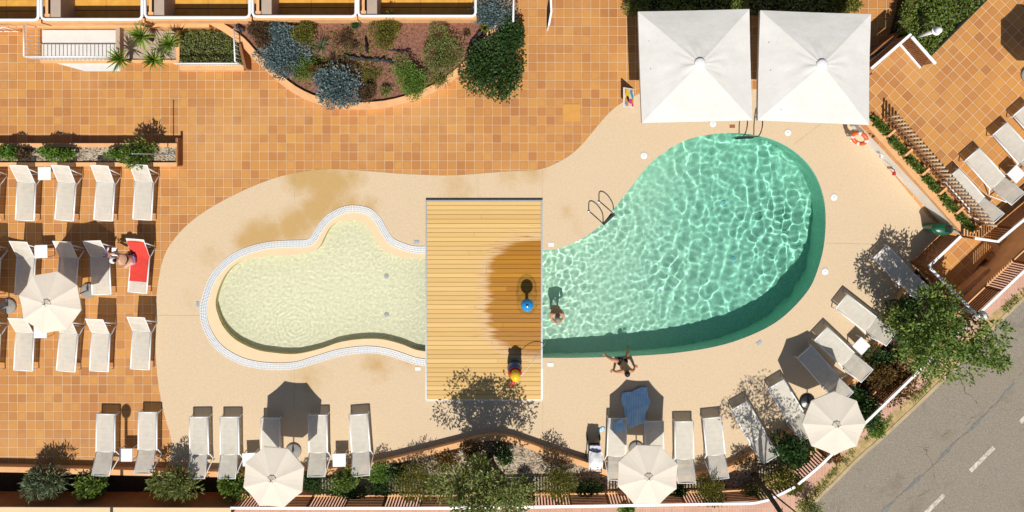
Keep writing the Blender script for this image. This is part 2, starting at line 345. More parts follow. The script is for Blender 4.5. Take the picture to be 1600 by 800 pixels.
# ------------------------------------------------------------------ mesh builder
class MB:
    def __init__(s): s.v = []; s.f = []; s.sm = []
    def add(s, vs, fs, smooth=False):
        o = len(s.v); s.v += [tuple(x) for x in vs]
        s.f += [tuple(o + i for i in f) for f in fs]; s.sm += [smooth] * len(fs); return s
    def box(s, a, b, mat=None, bev=0.0):
        x0, y0, z0 = a; x1, y1, z1 = b
        if bev > 0:
            c = bev; vs = []; 
            for z, i in ((z0, c), (z0 + c, 0), (z1 - c, 0), (z1, c)):
                vs += [(x0 + i, y0 + i, z), (x1 - i, y0 + i, z), (x1 - i, y1 - i, z), (x0 + i, y1 - i, z)]
            fs = [(3, 2, 1, 0), (12, 13, 14, 15)]
            for r in range(3):
                for k in range(4): fs.append((r * 4 + k, r * 4 + (k + 1) % 4, r * 4 + 4 + (k + 1) % 4, r * 4 + 4 + k))
        else:
            vs = [(x0, y0, z0), (x1, y0, z0), (x1, y1, z0), (x0, y1, z0), (x0, y0, z1), (x1, y0, z1), (x1, y1, z1), (x0, y1, z1)]
            fs = [(3, 2, 1, 0), (4, 5, 6, 7), (0, 1, 5, 4), (1, 2, 6, 5), (2, 3, 7, 6), (3, 0, 4, 7)]
        if mat is not None: vs = [mat @ Vector(v) for v in vs]
        return s.add(vs, fs)
    def bar(s, p, q, w, h, up=(0, 0, 1)):
        """rectangular bar from p to q, width w, height h"""
        p = Vector(p); q = Vector(q); d = (q - p).normalized(); u = Vector(up)
        if abs(d.dot(u)) > .98: u = Vector((0, 1, 0))
        x = d.cross(u).normalized(); y = x.cross(d).normalized()
        vs = []
        for c in (p, q):
            for sx, sy in ((-1, -1), (1, -1), (1, 1), (-1, 1)): vs.append(c + x * sx * w / 2 + y * sy * h / 2)
        return s.add(vs, [(0, 1, 2, 3), (7, 6, 5, 4), (1, 0, 4, 5), (2, 1, 5, 6), (3, 2, 6, 7), (0, 3, 7, 4)])
    def tube(s, pts, r, n=8, cap=True):
        pts = [Vector(p) for p in pts]; rs = r if isinstance(r, (list, tuple)) else [r] * len(pts)
        vs = []; prev = None
        for i, p in enumerate(pts):
            d = (pts[min(i + 1, len(pts) - 1)] - pts[max(i - 1, 0)]).normalized()
            if prev is None:
                u = Vector((0, 0, 1)) if abs(d.z) < .9 else Vector((1, 0, 0))
            else: u = prev
            x = d.cross(u)
            if x.length < 1e-4: x = d.cross(Vector((0, 1, 0)))
            x.normalize(); y = x.cross(d).normalized(); prev = y
            for k in range(n):
                a = 2 * math.pi * k / n; vs.append(p + (x * math.cos(a) + y * math.sin(a)) * rs[i])
        fs = []
        for i in range(len(pts) - 1):
            for k in range(n): fs.append((i * n + k, i * n + (k + 1) % n, (i + 1) * n + (k + 1) % n, (i + 1) * n + k))
        if cap: fs += [tuple(range(n - 1, -1, -1)), tuple((len(pts) - 1) * n + k for k in range(n))]
        return s.add(vs, fs, True)
    def lathe(s, prof, c=(0, 0, 0), n=24, sx=1, sy=1, ph=0):
        vs = []; 
        for r, z in prof:
            for k in range(n):
                a = 2 * math.pi * k / n + ph; vs.append((c[0] + r * math.cos(a) * sx, c[1] + r * math.sin(a) * sy, c[2] + z))
        fs = []
        for i in range(len(prof) - 1):
            for k in range(n): fs.append((i * n + k, i * n + (k + 1) % n, (i + 1) * n + (k + 1) % n, (i + 1) * n + k))
        fs += [tuple(range(n - 1, -1, -1)), tuple((len(prof) - 1) * n + k for k in range(n))]
        return s.add(vs, fs, True)
    def ball(s, c, r, n=14, m=8, mat=None):
        rx, ry, rz = r if isinstance(r, (tuple, list)) else (r, r, r)
        vs = []
        for i in range(m + 1):
            t = math.pi * i / m
            for k in range(n):
                a = 2 * math.pi * k / n
                v = Vector((rx * math.sin(t) * math.cos(a), ry * math.sin(t) * math.sin(a), rz * math.cos(t)))
                if mat is not None: v = mat @ v
                vs.append(v + Vector(c))
        fs = [(i * n + k, (i + 1) * n + k, (i + 1) * n + (k + 1) % n, i * n + (k + 1) % n) for i in range(m) for k in range(n)]
        return s.add(vs, fs, True)
    def wall(s, pts, w, z0, z1, closed=False):
        """upright wall of thickness w centred on a plan polyline"""
        P = [Vector((p[0], p[1])) for p in pts]; n = len(P); L = []; Rr = []
        for i in range(n):
            if closed: a, b = P[i - 1], P[(i + 1) % n]
            else: a, b = P[max(i - 1, 0)], P[min(i + 1, n - 1)]
            d = (b - a).normalized(); nn = Vector((-d.y, d.x)) * w / 2
            L.append(P[i] + nn); Rr.append(P[i] - nn)
        vs = []
        for i in range(n): vs += [(*L[i], z0), (*Rr[i], z0), (*Rr[i], z1), (*L[i], z1)]
        fs = []
        for i in range(n if closed else n - 1):
            a = i * 4; b = ((i + 1) % n) * 4
            for k in range(4): fs.append((a + k, b + k, b + (k + 1) % 4, a + (k + 1) % 4))
        if not closed: fs += [(0, 1, 2, 3), ((n - 1) * 4 + 3, (n - 1) * 4 + 2, (n - 1) * 4 + 1, (n - 1) * 4)]
        return s.add(vs, fs)
    def build(s, name, mat, parent=None, link=True):
        me = bpy.data.meshes.new(name); me.from_pydata(s.v, [], s.f); me.materials.append(mat)
        me.polygons.foreach_set('use_smooth', s.sm); me.update()
        o = bpy.data.objects.new(name, me); COL.objects.link(o)
        if parent is not None: o.parent = parent
        return o

def fixn(o):
    bm = bmesh.new(); bm.from_mesh(o.data); bmesh.ops.recalc_face_normals(bm, faces=bm.faces); bm.to_mesh(o.data); bm.free(); return o

def tag(o, label=None, cat=None, group=None, kind=None):
    if label: o['label'] = label
    if cat: o['category'] = cat
    if group: o['group'] = group
    if kind: o['kind'] = kind
    return o
def empty(name, loc=(0, 0, 0), rz=0.0):
    o = bpy.data.objects.new(name, None); o.empty_display_size = .2; COL.objects.link(o)
    o.location = loc; o.rotation_euler = (0, 0, rz); return o
def thing(name, label, cat, loc=(0, 0, 0), rz=0.0, group=None): return tag(empty(name, loc, rz), label, cat, group)
def copy_tree(o, parent=None):
    c = o.copy(); COL.objects.link(c)
    if parent is not None: c.parent = parent
    for ch in list(o.children): copy_tree(ch, c)
    return c

def smooth(pts, closed=False, k=6):
    P = [Vector((p[0], p[1])) for p in pts]; n = len(P); out = []
    for i in range(n if closed else n - 1):
        p0 = P[i - 1] if (closed or i > 0) else P[0]; p1 = P[i]; p2 = P[(i + 1) % n]; p3 = P[(i + 2) % n] if (closed or i + 2 < n) else P[-1]
        for j in range(k):
            t = j / k
            out.append(.5 * ((2 * p1) + (p2 - p0) * t + (2 * p0 - 5 * p1 + 4 * p2 - p3) * t * t + (3 * p1 - p0 - 3 * p2 + p3) * t ** 3))
    if not closed: out.append(P[-1])
    return [(v.x, v.y) for v in out]
def resample(pts, step):
    P = [Vector((p[0], p[1])) for p in pts]; out = [P[0].copy()]; acc = 0
    for a, b in zip(P, P[1:]):
        L = (b - a).length; d = step - acc
        while d <= L: out.append(a + (b - a) * d / L); d += step
        acc = (acc + L) % step if L > 0 else acc
    return [(v.x, v.y) for v in out]
def inside(x, y, poly):
    r = False; j = len(poly) - 1
    for i in range(len(poly)):
        xi, yi = poly[i]; xj, yj = poly[j]
        if (yi > y) != (yj > y) and x < (xj - xi) * (y - yi) / (yj - yi) + xi: r = not r
        j = i
    return r
def sheet(name, outer, z, mat, holes=(), kind='structure', parent=None, zf=None):
    loops = [outer] + list(holes)
    vs = [(*p, zf(*p) if zf else z) for l in loops for p in l]
    tr = tessellate_polygon([[Vector((*p, 0)) for p in l] for l in loops])
    fs = []
    for a, b, c in tr:
        n = (Vector(vs[b]) - Vector(vs[a])).cross(Vector(vs[c]) - Vector(vs[a])).z
        fs.append((a, b, c) if n >= 0 else (a, c, b))
    m = MB().add(vs, fs); o = m.build(name, mat, parent)
    if kind: tag(o, kind=kind)
    return o
def pxs(pts, z=0.0): return [W2(x, y, z) for x, y in pts]
# ------------------------------------------------------------------ outlines surveyed on the ground
POOL = pxs([(842, 391), (870, 389), (895, 380), (920, 366), (943, 347), (960, 325), (980, 300), (1003, 270), (1020, 252), (1045, 233), (1075, 218), (1110, 210), (1150, 208), (1190, 213), (1225, 226), (1255, 248), (1275, 275), (1287, 310), (1290, 345), (1287, 385), (1278, 420), (1265, 450), (1240, 480), (1210, 505), (1170, 525), (1120, 541), (1050, 552), (970, 557), (900, 559), (842, 559)])
POOL = smooth(POOL, False, 5)
WAT = pxs([(680, 404), (664, 404), (630, 402), (605, 394), (590, 380), (580, 362), (567, 349), (550, 344), (530, 346), (516, 355), (507, 370), (500, 384), (486, 394), (450, 399), (410, 401), (375, 409), (355, 425), (342, 450), (337, 472), (340, 490), (350, 512), (370, 532), (400, 546), (427, 551), (462, 553), (500, 545), (530, 535), (562, 530), (595, 530), (625, 537), (648, 546), (664, 549), (680, 551)])
WAT = smooth(WAT, False, 5)
GRATE = pxs([(672, 390), (650, 390), (635, 387), (612, 377), (600, 361), (590, 343), (575, 330), (550, 326), (530, 331), (511, 343), (498, 360), (490, 374), (478, 380), (450, 381), (415, 384), (378, 395), (352, 412), (333, 435), (322, 463), (318, 490), (325, 517), (341, 541), (363, 557), (388, 567), (422, 572), (460, 571), (492, 562), (530, 551), (570, 546), (602, 549), (632, 558), (650, 564), (672, 567)])
GRATE = smooth(GRATE, False, 5)
DECK = [(262, 728), (268, 690), (259, 655), (249, 610), (244, 560), (243, 500), (246, 450), (256, 402), (275, 370), (300, 345), (330, 324), (365, 305), (400, 289), (440, 275), (480, 267), (520, 264), (570, 267), (620, 271), (660, 273), (700, 274), (740, 272), (790, 268), (840, 265), (865, 257), (890, 243), (910, 225), (930, 201), (950, 178), (965, 165), (982, 155)]
DECK = smooth(pxs(DECK), False, 4) + pxs([(1010, 140), (1345, 140), (1345, 212), (1452, 340), (1478, 362), (1440, 405), (1400, 470), (1368, 540), (1325, 600), (1245, 668), (1178, 706), (1120, 735), (1040, 744), (960, 738), (920, 724), (860, 705), (820, 691), (796, 683), (770, 680), (750, 683), (720, 691), (640, 711), (585, 722), (390, 736)])
LEDGE = pxs([(-200, 727), (0, 728), (120, 731), (240, 734), (390, 736), (500, 733), (585, 722), (640, 710), (720, 690), (750, 682), (770, 679), (796, 682), (820, 690), (860, 704), (920, 723), (960, 737), (1040, 743), (1120, 734), (1177, 706), (1240, 669), (1323, 600), (1366, 540), (1400, 470), (1424, 432)])
FENCE_IN = pxs([(-300, 772), (375, 774), (700, 774), (1100, 768), (1168, 766), (1196, 757), (1226, 742), (1262, 712), (1340, 638), (1430, 551), (1500, 484), (1556, 431), (1660, 334), (1900, 108)])
# sheets ----------------------------------------------------------------
big = 120
FRONT = W(0, 772)[1]
sheet('ground', [(-big, -big), (big, -big), (big, big), (-big, big)], -1.62, M['soil'])
outer = pxs([(-2500, 773), (-300, 772)]) + FENCE_IN[1:9] + pxs([(1430, 440), (1474, 366), (1340, 190), (1340, -1500), (-2500, -1500)])
outer2 = pxs([(-2500, 735)]) + LEDGE[:-1] + pxs([(1424, 432), (1476, 363), (1495, 352), (1570, 292), (1900, -10), (1900, -1500), (-2500, -1500)])
POOLH = POOL; WATH = WAT
sheet('tiled_terrace', outer2, 0.0, M['tile'], [POOLH, WATH])
sheet('pool_deck', DECK, .006, M['deck'], [[p for p in POOL], GRATE])
m = MB()
for (a, b) in (((460, 268), (460, 318)), ((747, 273), (747, 313)), ((848, 266), (848, 313)), ((247, 493), (316, 493)), ((848, 622), (848, 690)), ((460, 576), (460, 640)), ((1240, 226), (1300, 180)), ((1290, 380), (1395, 382))):
    p, q = W(*a, .0085), W(*b, .0085); m.bar(p, q, .012, .003)
tag(m.build('deck_joint', M['kerb']), kind='structure')
tag(sheet('pool_coping', GRATE, .003, M['peach'], [WATH]), kind='structure')

# main pool basin
XA, XB = POOL[0][0], W2(1290, 0)[0]
def pz(x, y=0): return -.85 - .75 * min(1, max(0, (x - XA) / (XB - XA)))
bm_ = MB(); n = len(POOL)
vs = [(*p, 0.004) for p in POOL] + [(*p, pz(*p)) for p in POOL]
bm_.add(vs, [(i, (i + 1) % n, n + (i + 1) % n, n + i) for i in range(n)], False)
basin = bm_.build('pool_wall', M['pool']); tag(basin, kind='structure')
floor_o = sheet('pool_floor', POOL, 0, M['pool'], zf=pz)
# splash pool basin
bm_ = MB(); n2 = len(WAT)
bm_.add([(*p, .003) for p in WAT] + [(*p, -.32) for p in WAT], [(i, (i + 1) % n2, n2 + (i + 1) % n2, n2 + i) for i in range(n2)])
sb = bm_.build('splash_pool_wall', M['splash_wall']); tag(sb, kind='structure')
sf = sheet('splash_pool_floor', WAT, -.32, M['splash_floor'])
for o in (basin, floor_o, sb, sf): o.cycles.is_caustics_receiver = True

def water(name, poly, z, step, hf, mat):
    xs = [p[0] for p in poly]; ys = [p[1] for p in poly]
    x0, y0 = min(xs) - step, min(ys) - step; nx = int((max(xs) - x0) / step) + 2; ny = int((max(ys) - y0) / step) + 2
    ins = [[inside(x0 + i * step, y0 + j * step, poly) for i in range(nx + 1)] for j in range(ny + 1)]
    idx = {}; vs = []; fs = []
    def vi(i, j):
        if (i, j) not in idx:
            x, y = x0 + i * step, y0 + j * step; idx[(i, j)] = len(vs); vs.append((x, y, z + hf(x, y)))
        return idx[(i, j)]
    for j in range(ny):
        for i in range(nx):
            if ins[j][i] or ins[j][i + 1] or ins[j + 1][i] or ins[j + 1][i + 1]:
                fs.append((vi(i, j), vi(i + 1, j), vi(i + 1, j + 1), vi(i, j + 1)))
    m = MB().add(vs, fs, True); o = m.build(name, mat); tag(o, kind='structure'); o.cycles.is_caustics_caster = True; return o
PX_SW = [W2(905, 500), W2(872, 492)]
def wave_main(x, y):
    v = Vector((x, y, 0)); t = min(1, max(0, (x - XA) / (XB - XA)))
    w = Vector((x + .5 * noise.noise(v * .5) + .4 * math.sin(y * .7), y + .5 * noise.noise(v * .5 + Vector((4, 4, 4))), .3))
    m_ = .8 + .55 * noise.noise(v * .42 + Vector((2, 9, 4)))
    a = .036 * noise.noise(Vector((w.x * 1.3, w.y * .78, .3)) * 2.3) + .010 * noise.noise(v * 5.2 + Vector((3, 7, 1)))
    b = .019 * noise.noise(w * 3.6 + Vector((5, 1, 8))) + .009 * noise.noise(v * 7.5 + Vector((1, 5, 2)))
    s = min(1, max(0, 1.25 - t * 1.9 + .4 * noise.noise(v * .5 + Vector((8, 8, 1)))))
    h = (a * (1 - s) + b * s) * m_
    return h
pw = water('pool_water', POOL, -.09, .045, wave_main, M['water'])
RINGS = [(W2(458, 518), .006, 2.1), (W2(597, 411), .006, .8), (W2(643, 505), .005, .7), (W2(420, 440), .002, 2.4)]
def wave_splash(x, y):
    v = Vector((x, y, 0))
    h = .0042 * noise.noise(Vector((x * 5 + y, y * 6.5, 0))) + .0040 * noise.noise(Vector((x * 9 - y * 2, y * 12, 3)))
    for (c, a, r) in RINGS:
        d = math.hypot(x - c[0], y - c[1])
        if d < r * 1.6:
            h += a * .3 * math.sin(d * 40 + 6.0 * noise.noise(v * 2.2) + 1.6 * noise.noise(v * 6)) * math.exp(-(d / r) ** 2 * 2) * min(1, .35 + d * 3)
    return h
water('splash_pool_water', WAT, -.05, .04, wave_splash, M['water_shallow'])

# overflow grate round the splash pool: rim strips and cross slats
g = tag(empty('overflow_grate', (W2(318, 490)[0], W2(318, 490)[1], 0)), 'white slatted overflow grate curving round the shallow splash pool', 'grate')
gl = g.location
P = resample(GRATE, .055); m = MB()
loc = lambda p: (p[0] - gl.x, p[1] - gl.y)
def offs(pts, d):
    out = []
    for i in range(len(pts)):
        a = Vector(pts[max(i - 1, 0)]); b = Vector(pts[min(i + 1, len(pts) - 1)]); t = (b - a).normalized(); out.append((pts[i][0] - t.y * d, pts[i][1] + t.x * d))
    return out
L1 = offs(P, .12); L2 = offs(P, -.12)
for i in range(0, len(P)):
    m.bar((*loc(L1[i]), .022), (*loc(L2[i]), .022), .034, .012)
m.build('slat', M['grate'], g)
m = MB()
for d in (-.115, -.03, .04, .115): m.wall([loc(p) for p in resample(offs(P, d), .1)], .02, .006, .029)
m.build('rim', M['grate'], g)

# wooden platform between the pools ------------------------------------
zt = .12
x0, y1 = W2(666, 314, zt); x1, y0 = W2(846, 624, zt)
pf = thing('wooden_platform', 'low wooden plank platform bridging the two pools, half of it soaked dark', 'deck', ((x0 + x1) / 2, (y0 + y1) / 2, 0))
cx, cy = (x0 + x1) / 2, (y0 + y1) / 2
m = MB(); nb = 44; st = (y1 - y0) / nb; rng = random.Random(4)
for i in range(nb):
    a = y0 + i * st; jx = rng.uniform(.3, .7)
    xm = x0 + (x1 - x0) * jx
    dz = rng.uniform(-.002, .002)
    if i % 4: m.box((x0 + .02, a + .004, .02), (x1 - .02, a + st - .006, zt + dz), None, .004); continue
    m.box((x0 + .02, a + .004, .02), (xm - .002, a + st - .006, zt + dz), None, .004)
    m.box((xm + .002, a + .004, .02), (x1 - .02, a + st - .006, zt + dz + rng.uniform(-.002, .002)), None, .004)
po = m.build('planks', M['plank'], pf); po.location = (-cx, -cy, 0)
m = MB(); m.box((x0 - .03, y0, .005), (x0 + .018, y1, zt + .006)); m.box((x1 - .018, W2(846, 575, zt)[1], .005), (x1 + .045, y1, zt + .006)); m.box((x0 - .03, y1 + .002, .005), (x1 + .045, y1 + .035, zt + .004))
e = m.build('edge_trim', M['grey_metal'], pf); e.location = (-cx, -cy, 0)
m = MB(); m.box((x1 - .018, y0, .005), (x1 + .045, W2(846, 575.5, zt)[1], zt + .006)); m.box((x0, y0 - .035, .005), (x1 + .04, y0 - .002, zt + .003))
e = m.build('edge_trim', M['white_metal'], pf); e.location = (-cx, -cy, 0)
m = MB(); m.box((x0 + .03, y0 + .01, -.05), (x1 - .03, y1 - .01, .018)); e = m.build('bearer', M['soil'], pf); e.location = (-cx, -cy, 0)

# street ---------------------------------------------------------------
ZS = -.5
ROADE = [(1900, 190), (1600, 468), (1545, 522), (1465, 604), (1385, 680), (1345, 715), (1310, 750), (1270, 790), (1235, 840), (1160, 1000)]
DIRT = [(1900, 172), (1600, 452), (1550, 490), (1447, 600), (1387, 650), (1317, 710), (1250, 785), (1215, 830), (1150, 925), (900, 960), (-900, 960)]
road = pxs(ROADE + [(1160, 2600), (5000, 2600), (5000, -2000)], ZS)
sheet('road', road, ZS - .1, M['road'])
sheet('street_verge', pxs([(1905, 165)] + ROADE[1:] + [(1000, 1100)] + DIRT[::-1][1:-1], ZS), ZS - .012, M['drygrass'])
fence_line = FENCE_IN
sheet('pavement', [p for p in FENCE_IN] + pxs(DIRT, ZS), ZS, M['pink'])
m = MB(); m.wall(smooth(pxs([(x - 1, y - 1) for x, y in ROADE], ZS), False, 4), .12, ZS - .11, ZS + .006); tag(m.build('kerb', M['kerb']), kind='structure')
m = MB()
for a, b in (((1553, 699), (1516, 736)), ((1475, 773), (1440, 808)), ((1625, 630), (1594, 660)), ((1700, 560), (1664, 596))):
    m.bar(W(*a, ZS - .096), W(*b, ZS - .096), .16, .004)
tag(m.build('road_marking', M['road_paint']), kind='structure')
m = MB(); rng = random.Random(9)
for a, b, w in (((1585, 598), (1562, 625), .13), ((1535, 652), (1512, 676), .16), ((1490, 693), (1466, 720), .16), ((1441, 743), (1416, 766), .2), ((1395, 785), (1370, 810), .16)):
    p, q = Vector(a), Vector(b); N = 7; d = (q - p).normalized(); nn = Vector((-d.y, d.x)); Lp = []; Rp = []
    for i in range(N):
        c = p + (q - p) * i / (N - 1); e1 = (.3 + .7 * math.sin(math.pi * (i + .5) / N)) * w * S / 2
        Lp.append(W(*(c + nn * e1 * rng.uniform(.5, 1.2)), ZS - .094)); Rp.append(W(*(c - nn * e1 * rng.uniform(.5, 1.2)), ZS - .094))
    m.add(Lp + Rp, [(i, i + 1, N + i + 1, N + i) for i in range(N - 1)])
for (a, b) in (((1562, 625), (1535, 652)), ((1512, 676), (1490, 693)), ((1466, 720), (1441, 743)), ((1416, 766), (1395, 785))):
    p = Vector(a); q = Vector(b); pr = W(*p, ZS - .094)
    for i in range(1, 7):
        c2 = p.lerp(q, i / 6) + Vector((rng.uniform(-1.5, 1.5), rng.uniform(-1.5, 1.5))); cu = W(*c2, ZS - .094); m.bar(pr, cu, rng.uniform(.02, .045), .003); pr = cu
tag(m.build('road_patch', M['sealant']), kind='structure')

# planting strip between ledge and fence -------------------------------
iL = 5
left_bed = [p for p in LEDGE[:6]] + pxs([(500, 776)]) + [W2(375, 775), W2(-300, 775)]
sheet('planting_bed_soil', left_bed, -.25, M['soil'])
mid_bed = LEDGE[5:22] + pxs([(1352, 628), (1262, 714), (1226, 744), (1196, 759), (1168, 768), (1100, 770), (700, 776), (500, 776)])
sheet('planting_bed_gravel', mid_bed, -.03, M['gravel'])
right_bed = LEDGE[20:] + pxs([(1424, 412), (1500, 484), (1430, 553), (1350, 630), (1262, 714), (1240, 700)])
sheet('planting_bed_dark', right_bed, -.02, M['bedsoil'])
m = MB(); m.wall(smooth(LEDGE, False, 4), .2, -.3, .30)
tag(m.build('planter_ledge', M['render_orange']), 'low orange rendered ledge curving between pool deck and planting strip', 'wall')
m = MB(); m.wall(smooth(FENCE_IN[1:], False, 3), .16, -1.65, .055)
tag(m.build('retaining_wall', M['render_orange']), 'orange rendered retaining wall carrying the slatted street fence', 'wall')
# solid left boundary wall
m = MB(); m.wall(pxs([(-300, 778), (376, 780)]), .3, -.6, .93)
o = m.build('boundary_wall', M['render_brown_shade']); tag(o, 'solid rendered boundary wall with painted brown shade behind the bottom left shrubs', 'wall')  # shade of the north face put into the wall colour
m = MB(); m.wall(pxs([(-300, 779), (376.5, 781)]), .34, .932, .98); m.build('coping', M['peach'], o)

# slatted street fence --------------------------------------------------
def slat_fence(name, label, pts, zb, zt_, pw_=1.36, start_vertical=True, kinds=None, rail=.09, spacing=.11):
    root = thing(name, label, 'fence', (pts[0][0], pts[0][1], 0)); o = Vector((pts[0][0], pts[0][1], 0))
    Q = [Vector((p[0], p[1], 0)) - o for p in pts]
    m = MB(); m.wall([(q.x, q.y) for q in Q], rail, zt_ - .045, zt_); m.build('top_rail', M['white_metal'], root)
    posts = MB(); panels = []; k = 0; carry = 0
    cum = [0]
    for a, b in zip(Q, Q[1:]): cum.append(cum[-1] + (b - a).length)
    def at(s_):
        for i in range(len(Q) - 1):
            if s_ <= cum[i + 1] or i == len(Q) - 2:
                t = (s_ - cum[i]) / max(1e-6, cum[i + 1] - cum[i]); return Q[i].lerp(Q[i + 1], t)
    total = cum[-1]; npan = max(1, round(total / pw_)); w = total / npan
    up = Vector((0, 0, 1))
    for i in range(npan):
        a, b = i * w, (i + 1) * w; mm = MB()
        vertical = (i % 2 == 0) == start_vertical
        if vertical:
            s_ = a + .05
            while s_ < b - .02:
                p = at(s_); d = (at(min(total, s_ + .05)) - at(max(0, s_ - .05))).normalized()
                n_ = Vector((-d.y, d.x, 0))
                mm.bar(p + up * zb, p + up * (zt_ - .047), .055, .022, n_)
                s_ += spacing
        else:
            z = zb + .06
            while z < zt_ - .1:
                mm.bar(at(a + .03) + up * z, at(b - .03) + up * z, .022, .095); z += .125
        mm.build('slat_panel', M['wood_slat'], root)
        pm = MB(); pp = at(a); pm.box((pp.x - .03, pp.y - .03, zb - .1), (pp.x + .03, pp.y + .03, zt_ - .047)); pm.build('post', M['wood_slat'], root)
    return root
slat_fence('street_fence', 'long wooden slat fence with white top rail along the bottom pavement', smooth(pxs([(376, 774), (700, 774), (1100, 768), (1168, 766), (1196, 757), (1226, 742)]), False, 2), .11, 1.0)
slat_fence('street_fence', 'wooden slat fence with white rail running diagonally beside the road', pxs([(1231, 738), (1262, 712), (1340, 638), (1430, 551), (1490, 494)]), .11, 1.0)
slat_fence('street_fence', 'wooden slat fence with white rail at the far right, beyond the sunken steps', pxs([(1495, 489), (1556, 431), (1660, 334), (1800, 203)]), .11, 1.0, 1.5, False)

# ------------------------------------------------------------------ upper terrace (right)
ZU = .8
TERR = [(1344, 196), (1338, 130), (1362, 97), (1402, 62), (1439, 106), (1455, 88), (1548, -5), (1900, -345), (1900, 60), (1612, 308), (1535, 371), (1503, 366)]
T = pxs(TERR, ZU)
sheet('upper_terrace', T, ZU, M['tile_up'])
m = MB(); nT = len(T); m.add([(*p, ZU - .002) for p in T] + [(*p, -1.3) for p in T], [(i, (i + 1) % nT, nT + (i + 1) % nT, nT + i) for i in range(nT)])
tag(m.build('terrace_wall', M['render_white']), 'white rendered retaining wall holding up the raised sun terrace', 'wall')
# planter row on the wall: troughs with dividers
A, B = Vector((*W2(1368, 190, 1.0), 0)), Vector((*W2(1525, 366, 1.0), 0))
A0 = Vector((*W2(1352, 188, ZU), 0)); B0 = Vector((*W2(1510, 366, ZU), 0))
dirv = (B0 - A0).normalized(); nrm = Vector((dirv.y, -dirv.x, 0))   # towards the terrace inside
if nrm.x < 0: nrm = -nrm
Ln = (B0 - A0).length; NB = 6; seg = Ln / NB
ang = math.atan2(dirv.y, dirv.x)
planters = []
for i in range(NB):
    c = A0 + dirv * (seg * (i + .5)) - nrm * .05
    pl = thing('planter_box', None, 'planter', (c.x, c.y, ZU), ang, 'orange planter troughs along the terrace wall')
    inner = 1 if (Matrix.Rotation(ang, 3, 'Z').inverted() @ nrm).y > 0 else -1
    m = MB(); h2 = seg / 2
    m.box((-h2 + .002, min(-.12 * inner, .12 * inner) , 0), (h2 - .002, max(-.12 * inner, .12 * inner), .2))  # front kerb
    o1 = m.build('trough_front', M['render_orange'], pl)
    m = MB(); m.box((-h2 + .01, min(.30 * inner, .36 * inner), 0), (h2 - .01, max(.30 * inner, .36 * inner), .16)); m.build('trough_back', M['render_orange'], pl)
    m = MB(); m.box((h2 - .1, min(.122 * inner, .42 * inner), 0), (h2 - .02, max(.122 * inner, .46 * inner), .42)); m.build('divider', M['render_orange'], pl)
    m = MB(); m.box((-h2 + .01, min(.122 * inner, .298 * inner), 0), (h2 - .102, max(.122 * inner, .298 * inner), .1)); m.build('soil', M['soil'], pl)
    planters.append((pl, c + nrm * .21))
for (pl, _), lb in zip(planters, ['orange planter trough tucked under the edge of the right white parasol', 'second orange trough down, just past the orange lifebuoy', 'third orange trough, beside the red tag on the white wall', 'fourth orange trough, where the terrace pickets bend', 'fifth orange trough, beside the nearest terrace lounger foot', 'last orange trough above the green litter bin']): pl['label'] = lb
# picket rail behind the planters
pk = thing('picket_rail', 'row of upright round wooden pickets behind the orange planters', 'fence', (A0.x, A0.y, ZU))
m = MB(); off = nrm * .55
for i in range(31):
    p = dirv * (.35 + i * (Ln - .4) / 30) + off
    m.tube([p + Vector((0, 0, 0)), p + Vector((0, 0, 1.05))], .042, 8)
m.build('picket', M['wood_pale'], pk)
m = MB()
for z in (.18, .6): m.bar(dirv * .3 + off - nrm * .05 + Vector((0, 0, z)), dirv * (Ln) + off - nrm * .05 + Vector((0, 0, z)), .025, .05)
m.build('cross_rail', M['wood_slat'], pk)
# terrace fences
slat_fence('terrace_fence', 'slatted fence with white rail along the terrace edge above the sunken steps', [W2(1497, 368, ZU), W2(1532, 373, ZU), W2(1612, 306, ZU), W2(1760, 182, ZU)], ZU + .05, ZU + .95, 1.5, True)
slat_fence('terrace_fence', 'short slatted panel framed in white in front of the clipped hedge', [W2(1403, 64, ZU), W2(1439, 105, ZU)], ZU + .06, ZU + .92, 2.5, True, rail=.1, spacing=.075)
slat_fence('terrace_fence', 'dark boarded fence with white rail next to the right white parasol', [W2(1342, 112, ZU), W2(1402, 60, ZU)], ZU + .04, ZU + .92, 5, False)
m = MB()
a, b = W(1403, 65.5, ZU), W(1438.5, 106.5, ZU); m.bar(a + Vector((-.04, 0, .05)), b + Vector((-.04, 0, .05)), .07, .06)
tag(m.build('bottom_rail', M['white_metal']), 'white bottom rail lying along the short slatted panel', 'rail')
bpy.data.objects['bottom_rail'].parent = bpy.data.objects['terrace_fence.001']
bpy.data.objects['bottom_rail'].matrix_parent_inverse = Matrix.Translation(-bpy.data.objects['terrace_fence.001'].location)
for k in ('label', 'category'): del bpy.data.objects['bottom_rail'][k]
# step beside the terrace
m = MB(); q = pxs([(1336, 135), (1362, 115), (1393, 147), (1344, 196), (1336, 190)], .806); 
sheet('terrace_step', q, .806 + .06, M['tile_up'])
m = MB(); m.add([(*p, .864) for p in q] + [(*p, .79) for p in q], [(i, (i + 1) % 5, 5 + (i + 1) % 5, 5 + i) for i in range(5)]); tag(m.build('step_riser', M['render_orange']), kind='structure')

